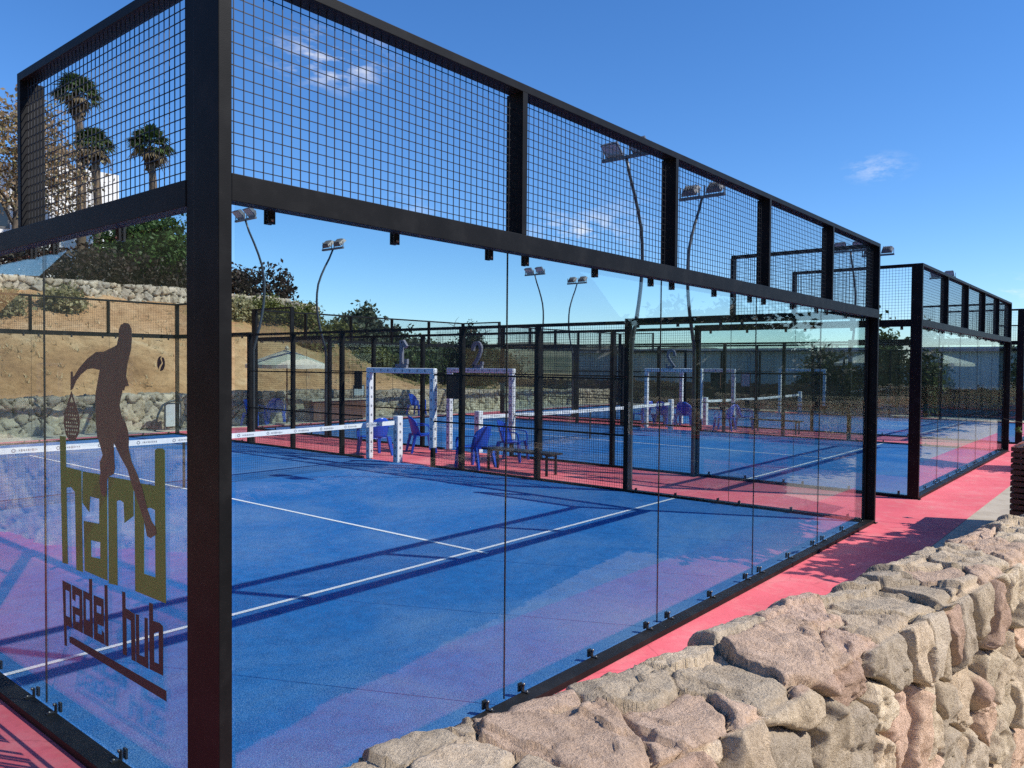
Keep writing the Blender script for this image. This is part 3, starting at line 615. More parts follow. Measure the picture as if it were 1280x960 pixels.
# ---------------------------------------------------------------- rough stone walls
def lerp_path(pts,t):
    """pts list of (x,y); t array of arc fraction"""
    P=np.array(pts,float); d=np.r_[0,np.cumsum(np.hypot(*np.diff(P,axis=0).T))]
    s=t*d[-1]; return np.stack([np.interp(s,d,P[:,0]),np.interp(s,d,P[:,1])],1), d[-1]
STONES=[(.86,.61,.445),(.84,.665,.475),(.82,.665,.475),(.76,.62,.45),(.90,.72,.52),(.80,.56,.42),(.88,.73,.53),(.72,.60,.455)]
PALE=[(.50,.44,.33),(.46,.40,.31),(.54,.47,.36),(.42,.37,.28),(.50,.42,.30),(.40,.36,.29)]
def stone_wall(name,label,front,back,ztop,zbot,res,cell,seed,amp=.05,cat='stone wall',topcell=1.25,group=None,tint=1.0,zfun=None,backside=True,pal=STONES,mortar=(.74,.61,.44),gap=.25):
    rng=np.random.default_rng(seed)
    _,Lf=lerp_path(front,np.array([0.,1.])); nu=int(Lf/res)+1
    t=np.linspace(0,1,nu); F,_=lerp_path(front,t); B,_=lerp_path(back,t)
    if zfun is None: zt=np.full(nu,ztop); zb=np.full(nu,zbot)
    else: zt,zb=zfun(F)
    H=float(np.mean(zt-zb)); Wd=float(np.mean(np.hypot(*(F-B).T)))
    rr=min(.07,Wd*.2)
    prof=[]  # (a: 0 front..1 back, h: 0 bottom..1 top as metres below top, n front/up)
    nv=int(H/res)
    segs=[(0,0,-H),(0,0,-rr),(1,0,0),(2,0,0)]
    hv=np.linspace(-H,-rr,max(2,nv))
    for h in hv: prof.append((0.,h,(1.,0.),0))
    k=max(3,int(rr*1.57/res))
    for i in range(1,k): 
        a=i/k*PI/2; prof.append((rr*(1-math.cos(a)),-rr+rr*math.sin(a),(math.cos(a),math.sin(a)),1))
    nt_=max(3,int((Wd-2*rr)/res))
    for i in range(nt_+1): prof.append((rr+(Wd-2*rr)*i/nt_,0.,(0.,1.),1))
    for i in range(1,k):
        a=PI/2+i/k*PI/2; prof.append((Wd-rr-rr*math.cos(a)*1.0,-rr+rr*math.sin(a),(math.cos(a),math.sin(a)),1))
    if backside:
        for h in np.linspace(-rr,-H,max(2,nv//2)): prof.append((Wd,h,(-1.,0.),1))
    A=np.array([p[0] for p in prof]);Hh=np.array([p[1] for p in prof]);Nn=np.array([p[2] for p in prof])
    arc=np.r_[0,np.cumsum(np.hypot(np.diff(A),np.diff(Hh)))]
    m=len(prof)
    u=np.repeat((t*Lf)[:,None],m,1); v=np.repeat(arc[None,:],nu,0)
    # warped Voronoi cells = stones
    wu=u+.22*cell*fbm(u/cell*1.1,v/cell*1.1,0*u+seed,3,seed)*1.6; wv=v+.22*cell*fbm(u/cell*1.1+31,v/cell*1.1,0*u+seed,3,seed+5)*1.6
    vt=H-rr*.3; 
    cx=np.where(v>vt,cell*topcell,cell*.74); cyv=np.where(v>vt,cell*topcell*.85,cell*1.22)
    onT=(v>vt)
    f1=np.full(u.shape,9.);f2=np.full(u.shape,9.); id1=np.zeros(u.shape,np.int64)
    gu=np.where(onT,(wu)/cx,(wu)/cx); gv=np.where(onT,(wv-vt)/cyv+50,wv/cyv)
    iu=np.floor(gu).astype(np.int64); iv=np.floor(gv).astype(np.int64)
    for du in (-2,-1,0,1,2):
        for dv in (-2,-1,0,1,2):
            a=iu+du; b=iv+dv
            jx=a+.5+(_h(a,b,0*a,seed+1)-.5)*.9+ (b%2)*.35; jy=b+.5+(_h(a,b,0*a,seed+2)-.5)*.8
            d=np.hypot((gu-jx)*cx,(gv-jy)*cyv)*(0.82+.36*_h(a,b,0*a,seed+3))
            idc=a*7919+b*104729+seed
            n2=np.where(d<f1,f1,np.minimum(f2,d)); id1=np.where(d<f1,idc,id1); f1=np.minimum(f1,d); f2=n2
    e=(f2-f1)  # distance to the joint, metres
    jw=np.where(onT,.10,.17)*cell
    prf=np.clip(e/jw,0,1); prf=1-(1-prf)**2.4
    hs=lambda s:_h(id1,id1*0+s,id1*0,seed+s)
    push=(hs(11)-.45)*amp*np.where(onT,.75,1.25)
    tx=(hs(12)-.5); ty=(hs(13)-.5)
    gux=gu-np.floor(gu)-.5; gvy=gv-np.floor(gv)-.5
    # broken faces: ridged noise at three scales, sharper on the flat slabs of the top
    r1=np.abs(fbm(u*3.2/cell*.27+hs(14)*40,v*3.2/cell*.27,0*u,3,seed+9,.5)); r2=np.abs(fbm(u*11,v*11,0*u,4,seed+31,.6)); r3=fbm(u*34,v*34,0*u,3,seed+61,.6)
    facet=np.abs(fbm(u/cell*1.9+hs(14)*50,v/cell*1.9,0*u,2,seed+21))
    disp=np.where(onT,.30,1.05)*amp*prf+prf*push+prf*(tx*gux*cx+ty*gvy*cyv)*np.where(onT,.20,.12)-prf*facet*amp*np.where(onT,.35,.75)
    disp+= -r1*amp*np.where(onT,.38,.5) + r3*amp*.09 - (1-prf)*amp*gap
    disp-= amp*.30*np.clip(.10-r2,0,1)/.10*np.clip(1.6*fbm(u*1.7,v*1.7,0*u,2,seed+71)-.1,0,1)
    # angular broken faces: small cells each tilted its own way
    s2=.075; hu=u/s2+.5*fbm(u*7,v*7,0*u,2,seed+91); hv_=v/s2+.5*fbm(u*7+9,v*7,0*u,2,seed+92); jU=np.floor(hu).astype(np.int64); jV=np.floor(hv_).astype(np.int64)
    d1=np.full(u.shape,9.); q1=np.zeros(u.shape,np.int64); lx=np.zeros(u.shape); ly=np.zeros(u.shape)
    for du in (-1,0,1):
        for dv in (-1,0,1):
            aa=jU+du; bb=jV+dv; jx=aa+.5+(_h(aa,bb,0*aa,seed+95)-.5)*.95; jy=bb+.5+(_h(aa,bb,0*aa,seed+96)-.5)*.95
            d=np.hypot(hu-jx,hv_-jy); kk=d<d1; q1=np.where(kk,aa*7919+bb*104729,q1); lx=np.where(kk,hu-jx,lx); ly=np.where(kk,hv_-jy,ly); d1=np.minimum(d,d1)
    h2=lambda s:_h(q1,q1*0+s,q1*0,seed+s)-.5
    wt=np.where(onT,.62,.5)*np.clip(.25+1.8*(fbm(u*1.9,v*1.9,0*u,2,seed+97)+.15),0,1)
    disp+=wt*amp*(.75*(h2(1)*lx+h2(2)*ly)+.42*h2(3))*np.clip(e/jw,0.25,1)
    # mortar: crumbly
    disp+=(1-prf)*amp*.28*fbm(u*16,v*16,0*u,3,seed+81,.6)*.7
    und=.6*amp*fbm(u*.9,v*.3,0*u,2,seed+41)
    # world positions
    dirw=(B-F); dirw/=np.hypot(*dirw.T)[:,None]; Wl=np.hypot(*(B-F).T)
    sc=(A[None,:]/Wd)*Wl[:,None]
    hsc=Hh[None,:]*((zt-zb)/H)[:,None]
    px=F[:,0:1]+dirw[:,0:1]*(sc-Nn[None,:,0]*disp); py=F[:,1:2]+dirw[:,1:2]*(sc-Nn[None,:,0]*disp)
    pz=zt[:,None]+hsc+Nn[None,:,1]*(disp+und)
    V=np.stack([px,py,pz],-1).reshape(-1,3)
    I=np.arange(nu*m).reshape(nu,m)
    Q=np.stack([I[:-1,:-1],I[1:,:-1],I[1:,1:],I[:-1,1:]],-1).reshape(-1,4)
    ends=[list(map(int,I[0,:])),list(map(int,I[-1,::-1]))]
    me=bpy.data.meshes.new(name); me.from_pydata(V.tolist(),[],Q.tolist()+ends)
    pal=np.array(pal); ci=(hs(15)*len(pal)).astype(int)%len(pal); col=pal[ci]*(.82+.36*hs(16))[...,None]*tint
    mort=np.array(mortar)*tint*(.85+.3*fbm(u*6,v*6,0*u,3,seed+51))[...,None]
    k=np.clip((prf-.25)/.45,0,1)[...,None]*np.where(onT,.8,1.)[...,None]
    col=col*k+mort*(1-k)
    ca=me.color_attributes.new('Col','FLOAT_COLOR','POINT')
    ca.data.foreach_set('color',np.concatenate([col.reshape(-1,3),np.ones((nu*m,1))],1).ravel().astype(np.float32))
    me.materials.append(M['stone'])
    me.polygons.foreach_set('use_smooth',[True]*len(me.polygons))
    me.update(); o=link(name,me); tag(o,label,cat,group); return o
WF=[(-1.75,-1.86),(-.6,-2.02),(-.11,-2.10),(.48,-2.21),(1.32,-2.31),(2.25,-2.42),(3.28,-2.55),(5,-2.80),(9,-3.36)]
WB=[(-1.65,-1.27),(-.62,-1.46),(.03,-1.55),(.85,-1.71),(1.69,-1.88),(2.55,-1.99),(3.6,-2.17),(5,-2.39),(9,-2.96)]
stone_wall('stone_wall','rough pinkish stone wall across the foreground, nearest to us',WF,WB,1.19,0,.0082,.245,5,amp=.056,gap=.7,topcell=1.55)
def zup(F): 
    x=F[:,0]; return np.interp(x,[-30,8,15,20,23,26],[5.42,5.40,5.42,5.38,5.1,4.4]),np.interp(x,[-30,8,20,23,26],[4.7,4.7,4.6,4.3,3.6])
stone_wall('stone_wall','pale dry stone wall near the top of the dirt slope under the dark hedge',[(-16,30),(22.6,30)],[(-16,30.5),(22.6,30.5)],5.6,4.7,.04,.36,9,amp=.10,zfun=zup,backside=False,pal=PALE,mortar=(.13,.105,.07),gap=.9)
def zbase(F):
    x=F[:,0]; return np.interp(x,[-20,6,17,25,40],[1.15,1.13,1.15,1.0,.75]),np.interp(x,[-20,40],[-.05,-.05])
stone_wall('stone_wall','long grey stone retaining wall at the foot of the dirt slope',[(-14,22.45),(44,22.45)],[(-14,22.95),(44,22.95)],1.1,0,.04,.36,13,amp=.09,zfun=zbase,tint=1.0,backside=False,pal=PALE,mortar=(.20,.165,.115),gap=.6)
stone_wall('stone_wall','rough stone wall left of the near court, seen only mirrored in its side glass',[(-1.5,10.5),(-1.75,7.2),(-2.7,5.6),(-4.4,3.6),(-6.5,1.5)],[(-2.1,10.5),(-2.3,7.5),(-3.2,6.0),(-4.9,4.0),(-7,1.9)],1.15,0,.04,.32,17,amp=.05,backside=False)

# ---------------------------------------------------------------- hillside
def hz(x,y):
    x=np.asarray(x,float);y=np.asarray(y,float)
    base=np.interp(x,[-60,6,17,25,40,60],[1.0,1.0,1.0,.88,.62,.5])
    f=np.interp(x-.22*(y-27),[-80,19,21.5,23.2,25,27.5,31,60],[1,1,.92,.62,.30,.12,.04,.0])
    t=np.clip((y-22.9)/7.2,0,1); s=t**.92
    up=np.clip(y-30.3,0,60)
    z=base+f*(s*3.9+np.where(y>30.4,.45,0)+up*.05*f)
    n=fbm(x*.5,y*.5,0*x,4,3)*.22+fbm(x*1.7,y*1.7,0*x,4,8)*.09-.16*np.clip(.18-np.abs(fbm(x*.9+.2*y,y*.22,0*x,3,14)),0,1)/.18
    return z+n*np.clip((y-22.8)/1.2,0,1)*np.clip(.35+f,0,1)
def make_hill():
    xs=np.r_[np.arange(-60,-6,1.5),np.arange(-6,44,.22),np.arange(44,140,3)]
    ys=np.r_[np.arange(22.85,33,.2),np.arange(33,60,1.2),np.arange(60,141,8)]
    X,Y=np.meshgrid(xs,ys,indexing='ij'); Z=hz(X,Y)
    V=np.stack([X,Y,Z],-1).reshape(-1,3); nx,ny=X.shape; I=np.arange(nx*ny).reshape(nx,ny)
    Q=np.stack([I[:-1,:-1],I[1:,:-1],I[1:,1:],I[:-1,1:]],-1).reshape(-1,4)
    me=bpy.data.meshes.new('hillside'); me.from_pydata(V.tolist(),[],Q.tolist())
    g=np.clip((X-13.5-(30-Y)*.55)/6,0,1)*np.clip((Y-23.6)/2,0,1)*.9+np.clip(fbm(X*.5,Y*.5,0*X,3,77)*2-.5,0,.5)*np.clip((Y-24)/3,0,1)
    g=np.clip(g,0,1)
    ca=me.color_attributes.new('Col','FLOAT_COLOR','POINT')
    ca.data.foreach_set('color',np.stack([g,g,g,np.ones_like(g)],-1).reshape(-1,4).ravel().astype(np.float32))
    me.materials.append(M['dirt']); me.polygons.foreach_set('use_smooth',[True]*len(me.polygons)); me.update()
    o=link('hill_terrain',me); o['kind']='structure'
make_hill()
def far_hill():
    M['far']=noisy('far_dry_hill',[(.35,(.05,.065,.03)),(.5,(.11,.11,.06)),(.62,(.20,.18,.11)),(.75,(.07,.085,.04))],scale=.06,rough=1,detail=10)
    a=np.linspace(math.radians(-25),math.radians(80),160); rr=np.linspace(150,420,24)
    A,Rr=np.meshgrid(a,rr,indexing='ij'); X=-2+Rr*np.cos(A);Y=-3+Rr*np.sin(A)
    k=np.clip((Rr-150)/170,0,1); k=np.sin(k*PI*.5)
    Z=-.3+k*(7.5+3.5*fbm(A*9,Rr*.01,0*A,4,5)+6*np.clip(np.degrees(A)-22,0,30)/30)
    V=np.stack([X,Y,Z],-1).reshape(-1,3); nx,ny=X.shape; I=np.arange(nx*ny).reshape(nx,ny)
    Q=np.stack([I[:-1,:-1],I[1:,:-1],I[1:,1:],I[:-1,1:]],-1).reshape(-1,4)
    me=bpy.data.meshes.new('hills'); me.from_pydata(V.tolist(),[],Q.tolist()); me.materials.append(M['far']); me.polygons.foreach_set('use_smooth',[True]*len(me.polygons))
    o=link('hills',me); o['kind']='structure'
far_hill()
def unseen_bank():  # unseen bank, added and shaped so the glass mirrors dark ground, not sky
    M['scrub']=noisy('dark_scrub_ground',[(.3,(.018,.024,.010)),(.5,(.040,.045,.020)),(.7,(.075,.065,.035))],scale=.9,rough=1,detail=9,bump=.8,bscale=5)
    a=np.radians(np.linspace(92,345,126)); rr=np.r_[np.linspace(9.5,24,22),np.linspace(26,60,6)]
    A,Rr=np.meshgrid(a,rr,indexing='ij'); X=-2+Rr*np.cos(A);Y=-3+Rr*np.sin(A)
    k=np.clip((Rr-10)/11,0,1); k=k*k*(3-2*k); deg=np.degrees(A)
    hh=np.interp(deg,[92,104,112,140,260,300,325,333.5,337,345],[0,6,10.5,11,9,9,8.2,7.2,.5,.2]); Z=-.1+k*hh*(1+.12*fbm(X*.3,Y*.3,0*X,3,6))+.5*k*fbm(X*.8,Y*.8,0*X,4,7)
    V=np.stack([X,Y,Z],-1).reshape(-1,3); nx,ny=X.shape; I=np.arange(nx*ny).reshape(nx,ny)
    Q=np.stack([I[:-1,:-1],I[1:,:-1],I[1:,1:],I[:-1,1:]],-1).reshape(-1,4)
    me=bpy.data.meshes.new('hill_terrain'); me.from_pydata(V.tolist(),[],Q.tolist()); me.materials.append(M['scrub']); me.polygons.foreach_set('use_smooth',[True]*len(me.polygons))
    o=link('hill_terrain',me); o['kind']='structure'
unseen_bank()

# ---------------------------------------------------------------- vegetation
def leaves_mesh(name,parent,blobs,n,size,cols,seed,clump=.35,flat=.0,aspect=.55,droop=0):
    """many leaf faces gathered in clumps through the volume of some ellipsoids (relative coords)"""
    rng=np.random.default_rng(seed); V=[];C=[]
    B=np.array([(b[0],b[1],b[2],b[3],b[4],b[5]) for b in blobs],float)
    vol=B[:,3]*B[:,4]*B[:,5]; w=vol/vol.sum()
    per=14; nc=max(1,n//per)
    bi=rng.choice(len(B),nc,p=w); d=rng.normal(size=(nc,3)); d/=np.linalg.norm(d,axis=1)[:,None]
    rad=rng.uniform(.25,1,nc)**.45
    cc=B[bi,:3]+d*rad[:,None]*B[bi,3:]*(1+.22*rng.normal(size=(nc,1)))
    cs=clump*(.6+.8*rng.random(nc)); cj=(.72+.56*rng.random(nc))
    pos=np.repeat(cc,per,0)+rng.normal(size=(nc*per,3))*np.repeat(cs,per)[:,None]*.5
    N_=nc*per
    a=rng.normal(size=(N_,3)); a[:,2]-=droop; a/=np.linalg.norm(a,axis=1)[:,None]
    b=rng.normal(size=(N_,3)); b-=a*(a*b).sum(1)[:,None]; b/=np.linalg.norm(b,axis=1)[:,None]
    sz=size*(.6+.8*rng.random(N_))[:,None]
    v0=pos-a*sz; v1=pos+b*sz*aspect; v2=pos+a*sz; v3=pos-b*sz*aspect
    V=np.stack([v0,v1,v2,v3],1).reshape(-1,3)
    cols=np.array(cols); ci=rng.integers(0,len(cols),N_); col=cols[ci]*(np.repeat(cj,per)*(.8+.4*rng.random(N_)))[:,None]
    col=np.repeat(col,4,0)
    me=bpy.data.meshes.new(name); F=np.arange(N_*4).reshape(-1,4)
    me.from_pydata(V.tolist(),[],F.tolist())
    ca=me.color_attributes.new('Col','FLOAT_COLOR','POINT'); ca.data.foreach_set('color',np.concatenate([col,np.ones((len(col),1))],1).ravel().astype(np.float32))
    me.materials.append(M['leaf']); me.update()
    return link(name,me,parent)
def trunk_mesh(name,parent,h,r,limbs,seed,m='bark',lean=.06,tips=None):
    rng=random.Random(seed); b=MB()
    pts=[(lean*h*(i/6)**2*rng.uniform(.6,1.2),lean*h*.5*rng.uniform(-1,1)*(i/6),h*i/6-.15*(i==0)) for i in range(7)]
    b.tube(pts,[r*(1.25 if i==0 else 1)*(1-.5*i/6) for i in range(7)],9)
    tp=tips or []
    for i in range(limbs):
        k=rng.uniform(.45,1); p=Vector(pts[min(6,int(k*6))]); 
        if i<len(tp): e=Vector(tp[i])
        else:
            an=rng.uniform(0,2*PI); e=p+Vector((math.cos(an),math.sin(an),rng.uniform(.5,1.2)))*h*rng.uniform(.25,.5)
        mid=p.lerp(e,.5)+Vector((rng.uniform(-.1,.1),rng.uniform(-.1,.1),.08*h*rng.random()))
        q=[p,p.lerp(mid,.6),mid,mid.lerp(e,.55),e]; rr=r*(1-.5*k)*.6
        b.tube(q,[rr,rr*.8,rr*.6,rr*.4,rr*.2],6)
        for j in range(3):
            s=q[2+rng.randrange(2)]; e2=s+Vector((rng.uniform(-1,1),rng.uniform(-1,1),rng.uniform(.1,.9)))*h*.18
            b.tube([s,s.lerp(e2,.5)+Vector((0,0,.03*h)),e2],[rr*.35,rr*.22,rr*.1],5)
    return b.build(name,M[m],parent,recalc=False)
GREEN=[(.055,.085,.022),(.075,.105,.03),(.04,.065,.018),(.09,.11,.035)]
DARKG=[(.03,.05,.016),(.045,.065,.02),(.022,.038,.014)]
OLIVE=[(.30,.28,.13),(.38,.34,.17),(.24,.23,.10),(.44,.39,.22)]
YELG=[(.14,.15,.03),(.18,.18,.045),(.10,.115,.025)]
BROWN=[(.30,.20,.11),(.38,.28,.16),(.22,.15,.08),(.27,.24,.11)]
REDH=[(.045,.028,.022),(.06,.04,.03),(.075,.06,.035),(.035,.03,.02)]
def tree(name,label,x,y,h,blobs,n,size,cols,seed,tr=.14,limbs=6,cat='tree',group=None,z=None,clump=.35,trunk=True,th=None,droop=0):
    z=float(hz(x,y)) if z is None else z
    r=thing(name,label,cat,(x,y,z-.02),group=group)
    leaves_mesh('crown' if trunk else 'foliage',r,blobs,n,size,cols,seed,clump,droop=droop)
    if trunk: trunk_mesh('trunk',r,th or h*.62,tr,limbs,seed,tips=[(b[0],b[1],b[2]) for b in blobs[:limbs]])
    else:
        b=MB(); rg=random.Random(seed)
        for i in range(7):
            bb=blobs[i%len(blobs)]; b.tube([(rg.uniform(-.1,.1),rg.uniform(-.1,.1),-.1),(bb[0]*.4,bb[1]*.4,bb[2]*.6),(bb[0]+rg.uniform(-.5,.5)*bb[3],bb[1]+rg.uniform(-.5,.5)*bb[4],bb[2]+.2*bb[5])],[.03,.02,.008],5)
        b.build('stem',M['bark'],r,recalc=False)
    return r
# autumn tree at the top left, its bare-ish crown in front of the white house
tree('autumn_tree','brown half bare tree in front of the white house beside the fan palms',9.6,32.4,6.8,[(0,0,5.0,2.2,1.6,2.0),(1.6,.3,4.2,1.5,1.3,2.1),(-1.7,0,5.4,1.6,1.2,1.3),(.7,0,6.3,1.1,.9,1.0),(-2.9,0,6.3,1.1,.8,.6)],8500,.085,BROWN,21,tr=.16,limbs=7,clump=.42)
tree('round_tree','dark green dense round tree beside the white house above the slope',14.9,32.0,3.4,[(0,0,1.9,1.75,1.3,1.45),(-1.1,0,1.4,1.2,1.0,1.2),(1.2,0,1.5,1.3,1.1,1.3),(.4,0,2.7,1.2,.9,.8)],15000,.10,[(.05,.105,.022),(.075,.14,.03),(.035,.07,.016),(.10,.16,.04)],22,limbs=4)
# dark hedge on top of the upper wall
def hedge(name,label,x0,x1,y,h,n,cols,seed,dep=.7,size=.09,zoff=None,cat='hedge',var=.5):
    r=thing(name,label,cat,((x0+x1)/2,y,0)); rg=np.random.default_rng(seed); bl=[]
    x=x0; 
    while x<x1:
        hh=h*(1-var/2+var*rg.random()); zb=float(hz(x,y))-.1 if zoff is None else zoff
        bl.append((x-(x0+x1)/2,rg.uniform(-.2,.2),zb+hh*.5,.55+.3*rg.random(),dep*.7,hh*.55)); x+=.55
    leaves_mesh('foliage',r,bl,n,size,cols,seed,.3,droop=-.4)
    b=MB()
    for bb in bl:
        for q in range(2):
            b.tube([(bb[0]+rg.uniform(-.1,.1),bb[1],bb[2]-bb[5]),(bb[0]+rg.uniform(-.3,.3),bb[1]+rg.uniform(-.2,.2),bb[2]+bb[5]*rg.uniform(.3,1.2))],[.025,.006],5)
    b.build('stem',M['bark'],r,recalc=False); return r
hedge('dark_hedge','dark reddish brown hedge along the top of the upper stone wall',2,21.6,31.0,1.5,18000,REDH,31,size=.10,var=.3)
for i,(px,py,hh,lab) in enumerate([(7.9,28.2,1.0,'olive grassy shrub below the upper wall, left of another one'),(10.0,28.6,.9,'olive grassy shrub below the upper wall, behind the player sticker head side')]):
    tree('grassy_shrub',lab,px,py,1.2,[(0,0,.42,.55,.5,.45),(.3,0,.36,.42,.4,.34),(-.3,0,.34,.42,.4,.34)],2400,.085,OLIVE,41+i,cat='shrub',group='olive shrubs on the slope',trunk=False,clump=.25,droop=-.7)
for i,(x,y,hh,wd,cols,lab) in enumerate([(17.2,28.6,.9,.9,OLIVE,'olive shrub by the end of the upper wall above the umbrella'),(18.9,28.9,1.1,1.2,YELG,'bright yellow green shrub on the slope behind the leftmost lamp pole'),(20.6,28.7,1.2,1.3,YELG,'bright yellow green shrub between the two left lamp poles'),(22.0,27.8,1.0,1.2,YELG,'yellow green bush lower on the slope right of the second lamp pole'),(20.0,26.9,.6,1.0,YELG,'low yellow green ground shrub in the middle of the slope'),(23.6,27.0,.8,1.2,YELG,'yellow green bush at the foot end of the green slope')]):
    tree('leafy_shrub',lab,x,y,hh,[(0,0,hh*.45,wd*.8,wd*.6,hh*.5),(wd*.5,0,hh*.35,wd*.5,wd*.5,hh*.4),(-wd*.5,.1,hh*.4,wd*.5,wd*.5,hh*.42),(.1,0,hh*.8,wd*.4,wd*.3,hh*.35)],3200,.07,cols,51+i,cat='shrub',group='green shrubs on the slope',trunk=False,clump=.22)
# trees where the slope runs out
tree('broadleaf_tree','grey green open tree with rosette leaves at the end of the slope',24.6,29.0,2.6,[(.2,0,2.3,.6,.6,.4),(-.6,0,1.8,.7,.6,.5),(.7,.1,1.6,.7,.7,.5),(0,0,1.1,1.1,.8,.6)],3600,.13,[(.07,.095,.055),(.10,.125,.075),(.05,.07,.04)],61,tr=.08)
DT=[(24.7,30,4.5,1.5),(28.2,31,4.3,1.9),(32.0,33,3.8,2.0),(36.0,34,3.5,2.1),(26.6,28.4,3.0,1.5),(40.6,34,3.5,2.3)]
DL=['dark bushy tree behind the open grey green tree','dark bushy tree left of the conifer, mid height','dark bushy tree right behind the number 2','dark bushy tree right of the conifer with uneven top','low dark bush in front of the trees left of the conifer','dark bushy tree farthest right in the row behind the padded frames']
for i,(x,y,zt,wd) in enumerate(DT):
    h=zt-float(hz(x,y))
    tree('bushy_tree',DL[i],x,y,h,[(0,0,h*.6,wd*.9,wd*.8,h*.36),(wd*.5,0,h*.45,wd*.7,wd*.6,h*.34),(-wd*.5,0,h*.48,wd*.7,wd*.6,h*.36),(.2,0,h*.25,wd,wd*.7,h*.25),(.1,0,h*.85,wd*.5,wd*.5,h*.2)],6500,.11,DARKG if i%2 else GREEN,70+i,group='dark trees behind the end of the slope',limbs=5)
def conifer(x,y,h,label):
    z=float(hz(x,y)); r=thing('conifer_tree',label,'tree',(x,y,z)); bl=[]
    for i in range(9):
        t=i/8; bl.append((.1*math.sin(i*2),.1*math.cos(i*3),h*(.12+.84*t),1.45*(1-t)**.7+.12,1.3*(1-t)**.7+.12,h*.09))
    leaves_mesh('crown',r,bl,9000,.09,[(.022,.042,.016),(.032,.055,.02),(.018,.032,.013)],81,.25); trunk_mesh('trunk',r,h*.9,.13,4,81,lean=0)
conifer(31.0,27.2,4.6-float(hz(31,27.2)),'dark green conical conifer above the number 2')
# palms
def palm(x,y,ztop,label,seed,R=1.15):
    z=float(hz(x,y)); h=ztop-z; r=thing('fan_palm',label,'palm tree',(x,y,z),group='fan palms on the hilltop'); rg=random.Random(seed)
    b=MB(); pts=[(.15*math.sin(i*.5)*i/8,.05*i/8,h*i/8) for i in range(9)]; b.tube(pts,[.23-.07*i/8 for i in range(9)],10); b.build('trunk',M['palm_bark'],r,recalc=False)
    top=Vector(pts[-1])
    V=[];F=[];Cc=[]
    for fr in range(72):
        an=rg.uniform(0,2*PI); el=math.radians(rg.choice([80,65,52,40,28,15,5,-8,-30])+rg.uniform(-10,10))
        d=Vector((math.cos(an)*math.cos(el),math.sin(an)*math.cos(el),math.sin(el))); 
        dry=el<math.radians(-22)
        side=d.cross(Vector((0,0,1))).normalized(); up=side.cross(d).normalized()
        p0=top; p1=top+d*R*rg.uniform(.38,.5)
        w=.02; V+= [p0-side*w,p0+side*w,p1+side*w*.6,p1-side*w*.6]; k=len(V)-4; F.append((k,k+1,k+2,k+3))
        c=(.16,.12,.06) if dry else rg.choice([(.05,.09,.024),(.07,.115,.03),(.095,.13,.04),(.035,.06,.02)]); Cc+= [c]*4
        nb=13
        for q in range(nb):
            th=math.radians(-75+150*q/(nb-1)); ln=R*rg.uniform(.48,.62)*(1-.25*abs(q-6)/6)
            e=(d*math.cos(th)+side*math.sin(th)); tip=p1+e*ln+Vector((0,0,-.22*ln*rg.uniform(.4,1.4)-.10*ln)); mid=p1+e*ln*.55+up*.03
            sw=(side*math.cos(th)-d*math.sin(th))*.045*R
            V+=[p1-sw*.2,mid-sw,tip,mid+sw]; k=len(V)-4; F.append((k,k+1,k+2,k+3)); kk=rg.uniform(.75,1.3); Cc+=[tuple(x*kk for x in c)]*4
    me=bpy.data.meshes.new('crown'); me.from_pydata([tuple(v) for v in V],[],F)
    ca=me.color_attributes.new('Col','FLOAT_COLOR','POINT'); ca.data.foreach_set('color',np.array([(*c,1) for c in Cc],np.float32).ravel()); me.materials.append(M['leaf'])
    link('crown',me,r)
    # skirt of dry fronds below the crown
    sk=[]; 
    for i in range(3): sk.append((0,0,-.3-.28*i,.34-.05*i,.34-.05*i,.28))
    leaves_mesh('dry_skirt',r,[(top.x+a,top.y+bb,top.z+c,d1,e1,f1) for a,bb,c,d1,e1,f1 in sk],330,.16,[(.15,.105,.055),(.20,.14,.075),(.10,.07,.04)],seed,.12,droop=1.6)
    return r
palm(13.96,37,14.9,'tallest fan palm, its crown high above the brown autumn tree',91,1.25)
palm(14.5,36.5,12.5,'lower fan palm half hidden behind the brown autumn tree',92,1.15)
palm(17.1,36.2,13.0,'fan palm standing clear against the sky, farthest from the autumn tree',93,1.3)
# trees and shrubs to the right of the frame: seen in the glass and by their shadow on the pink walkway
hedge('bushy_hedge','bushy green hedge to the right of the foreground wall, out of frame',8.35,10.6,-2.98,2.3,34000,GREEN,33,size=.12,zoff=0,dep=.5,var=.25)
hedge('garden_hedge','long dark green hedge mirrored low in the end wall glass',15,40,-4.7,2.3,20000,DARKG,34,size=.11,zoff=0,dep=.6,var=.4)
tree('garden_tree','leafy garden tree mirrored in the end wall glass, the nearer one',17.0,-6.2,3.9,[(0,0,2.9,1.5,1.4,.9),(1,.4,2.4,1.2,1.1,.8),(-1.1,0,2.3,1.2,1.1,.8)],6000,.10,GREEN,101,z=0)
tree('garden_tree','leafy garden tree mirrored in the end wall glass, the farther one',23.0,-7.2,4.4,[(0,0,3.2,1.8,1.6,1.1),(1.2,.4,2.6,1.4,1.2,.9),(-1.3,0,2.5,1.4,1.2,.9)],6000,.11,DARKG,102,z=0)

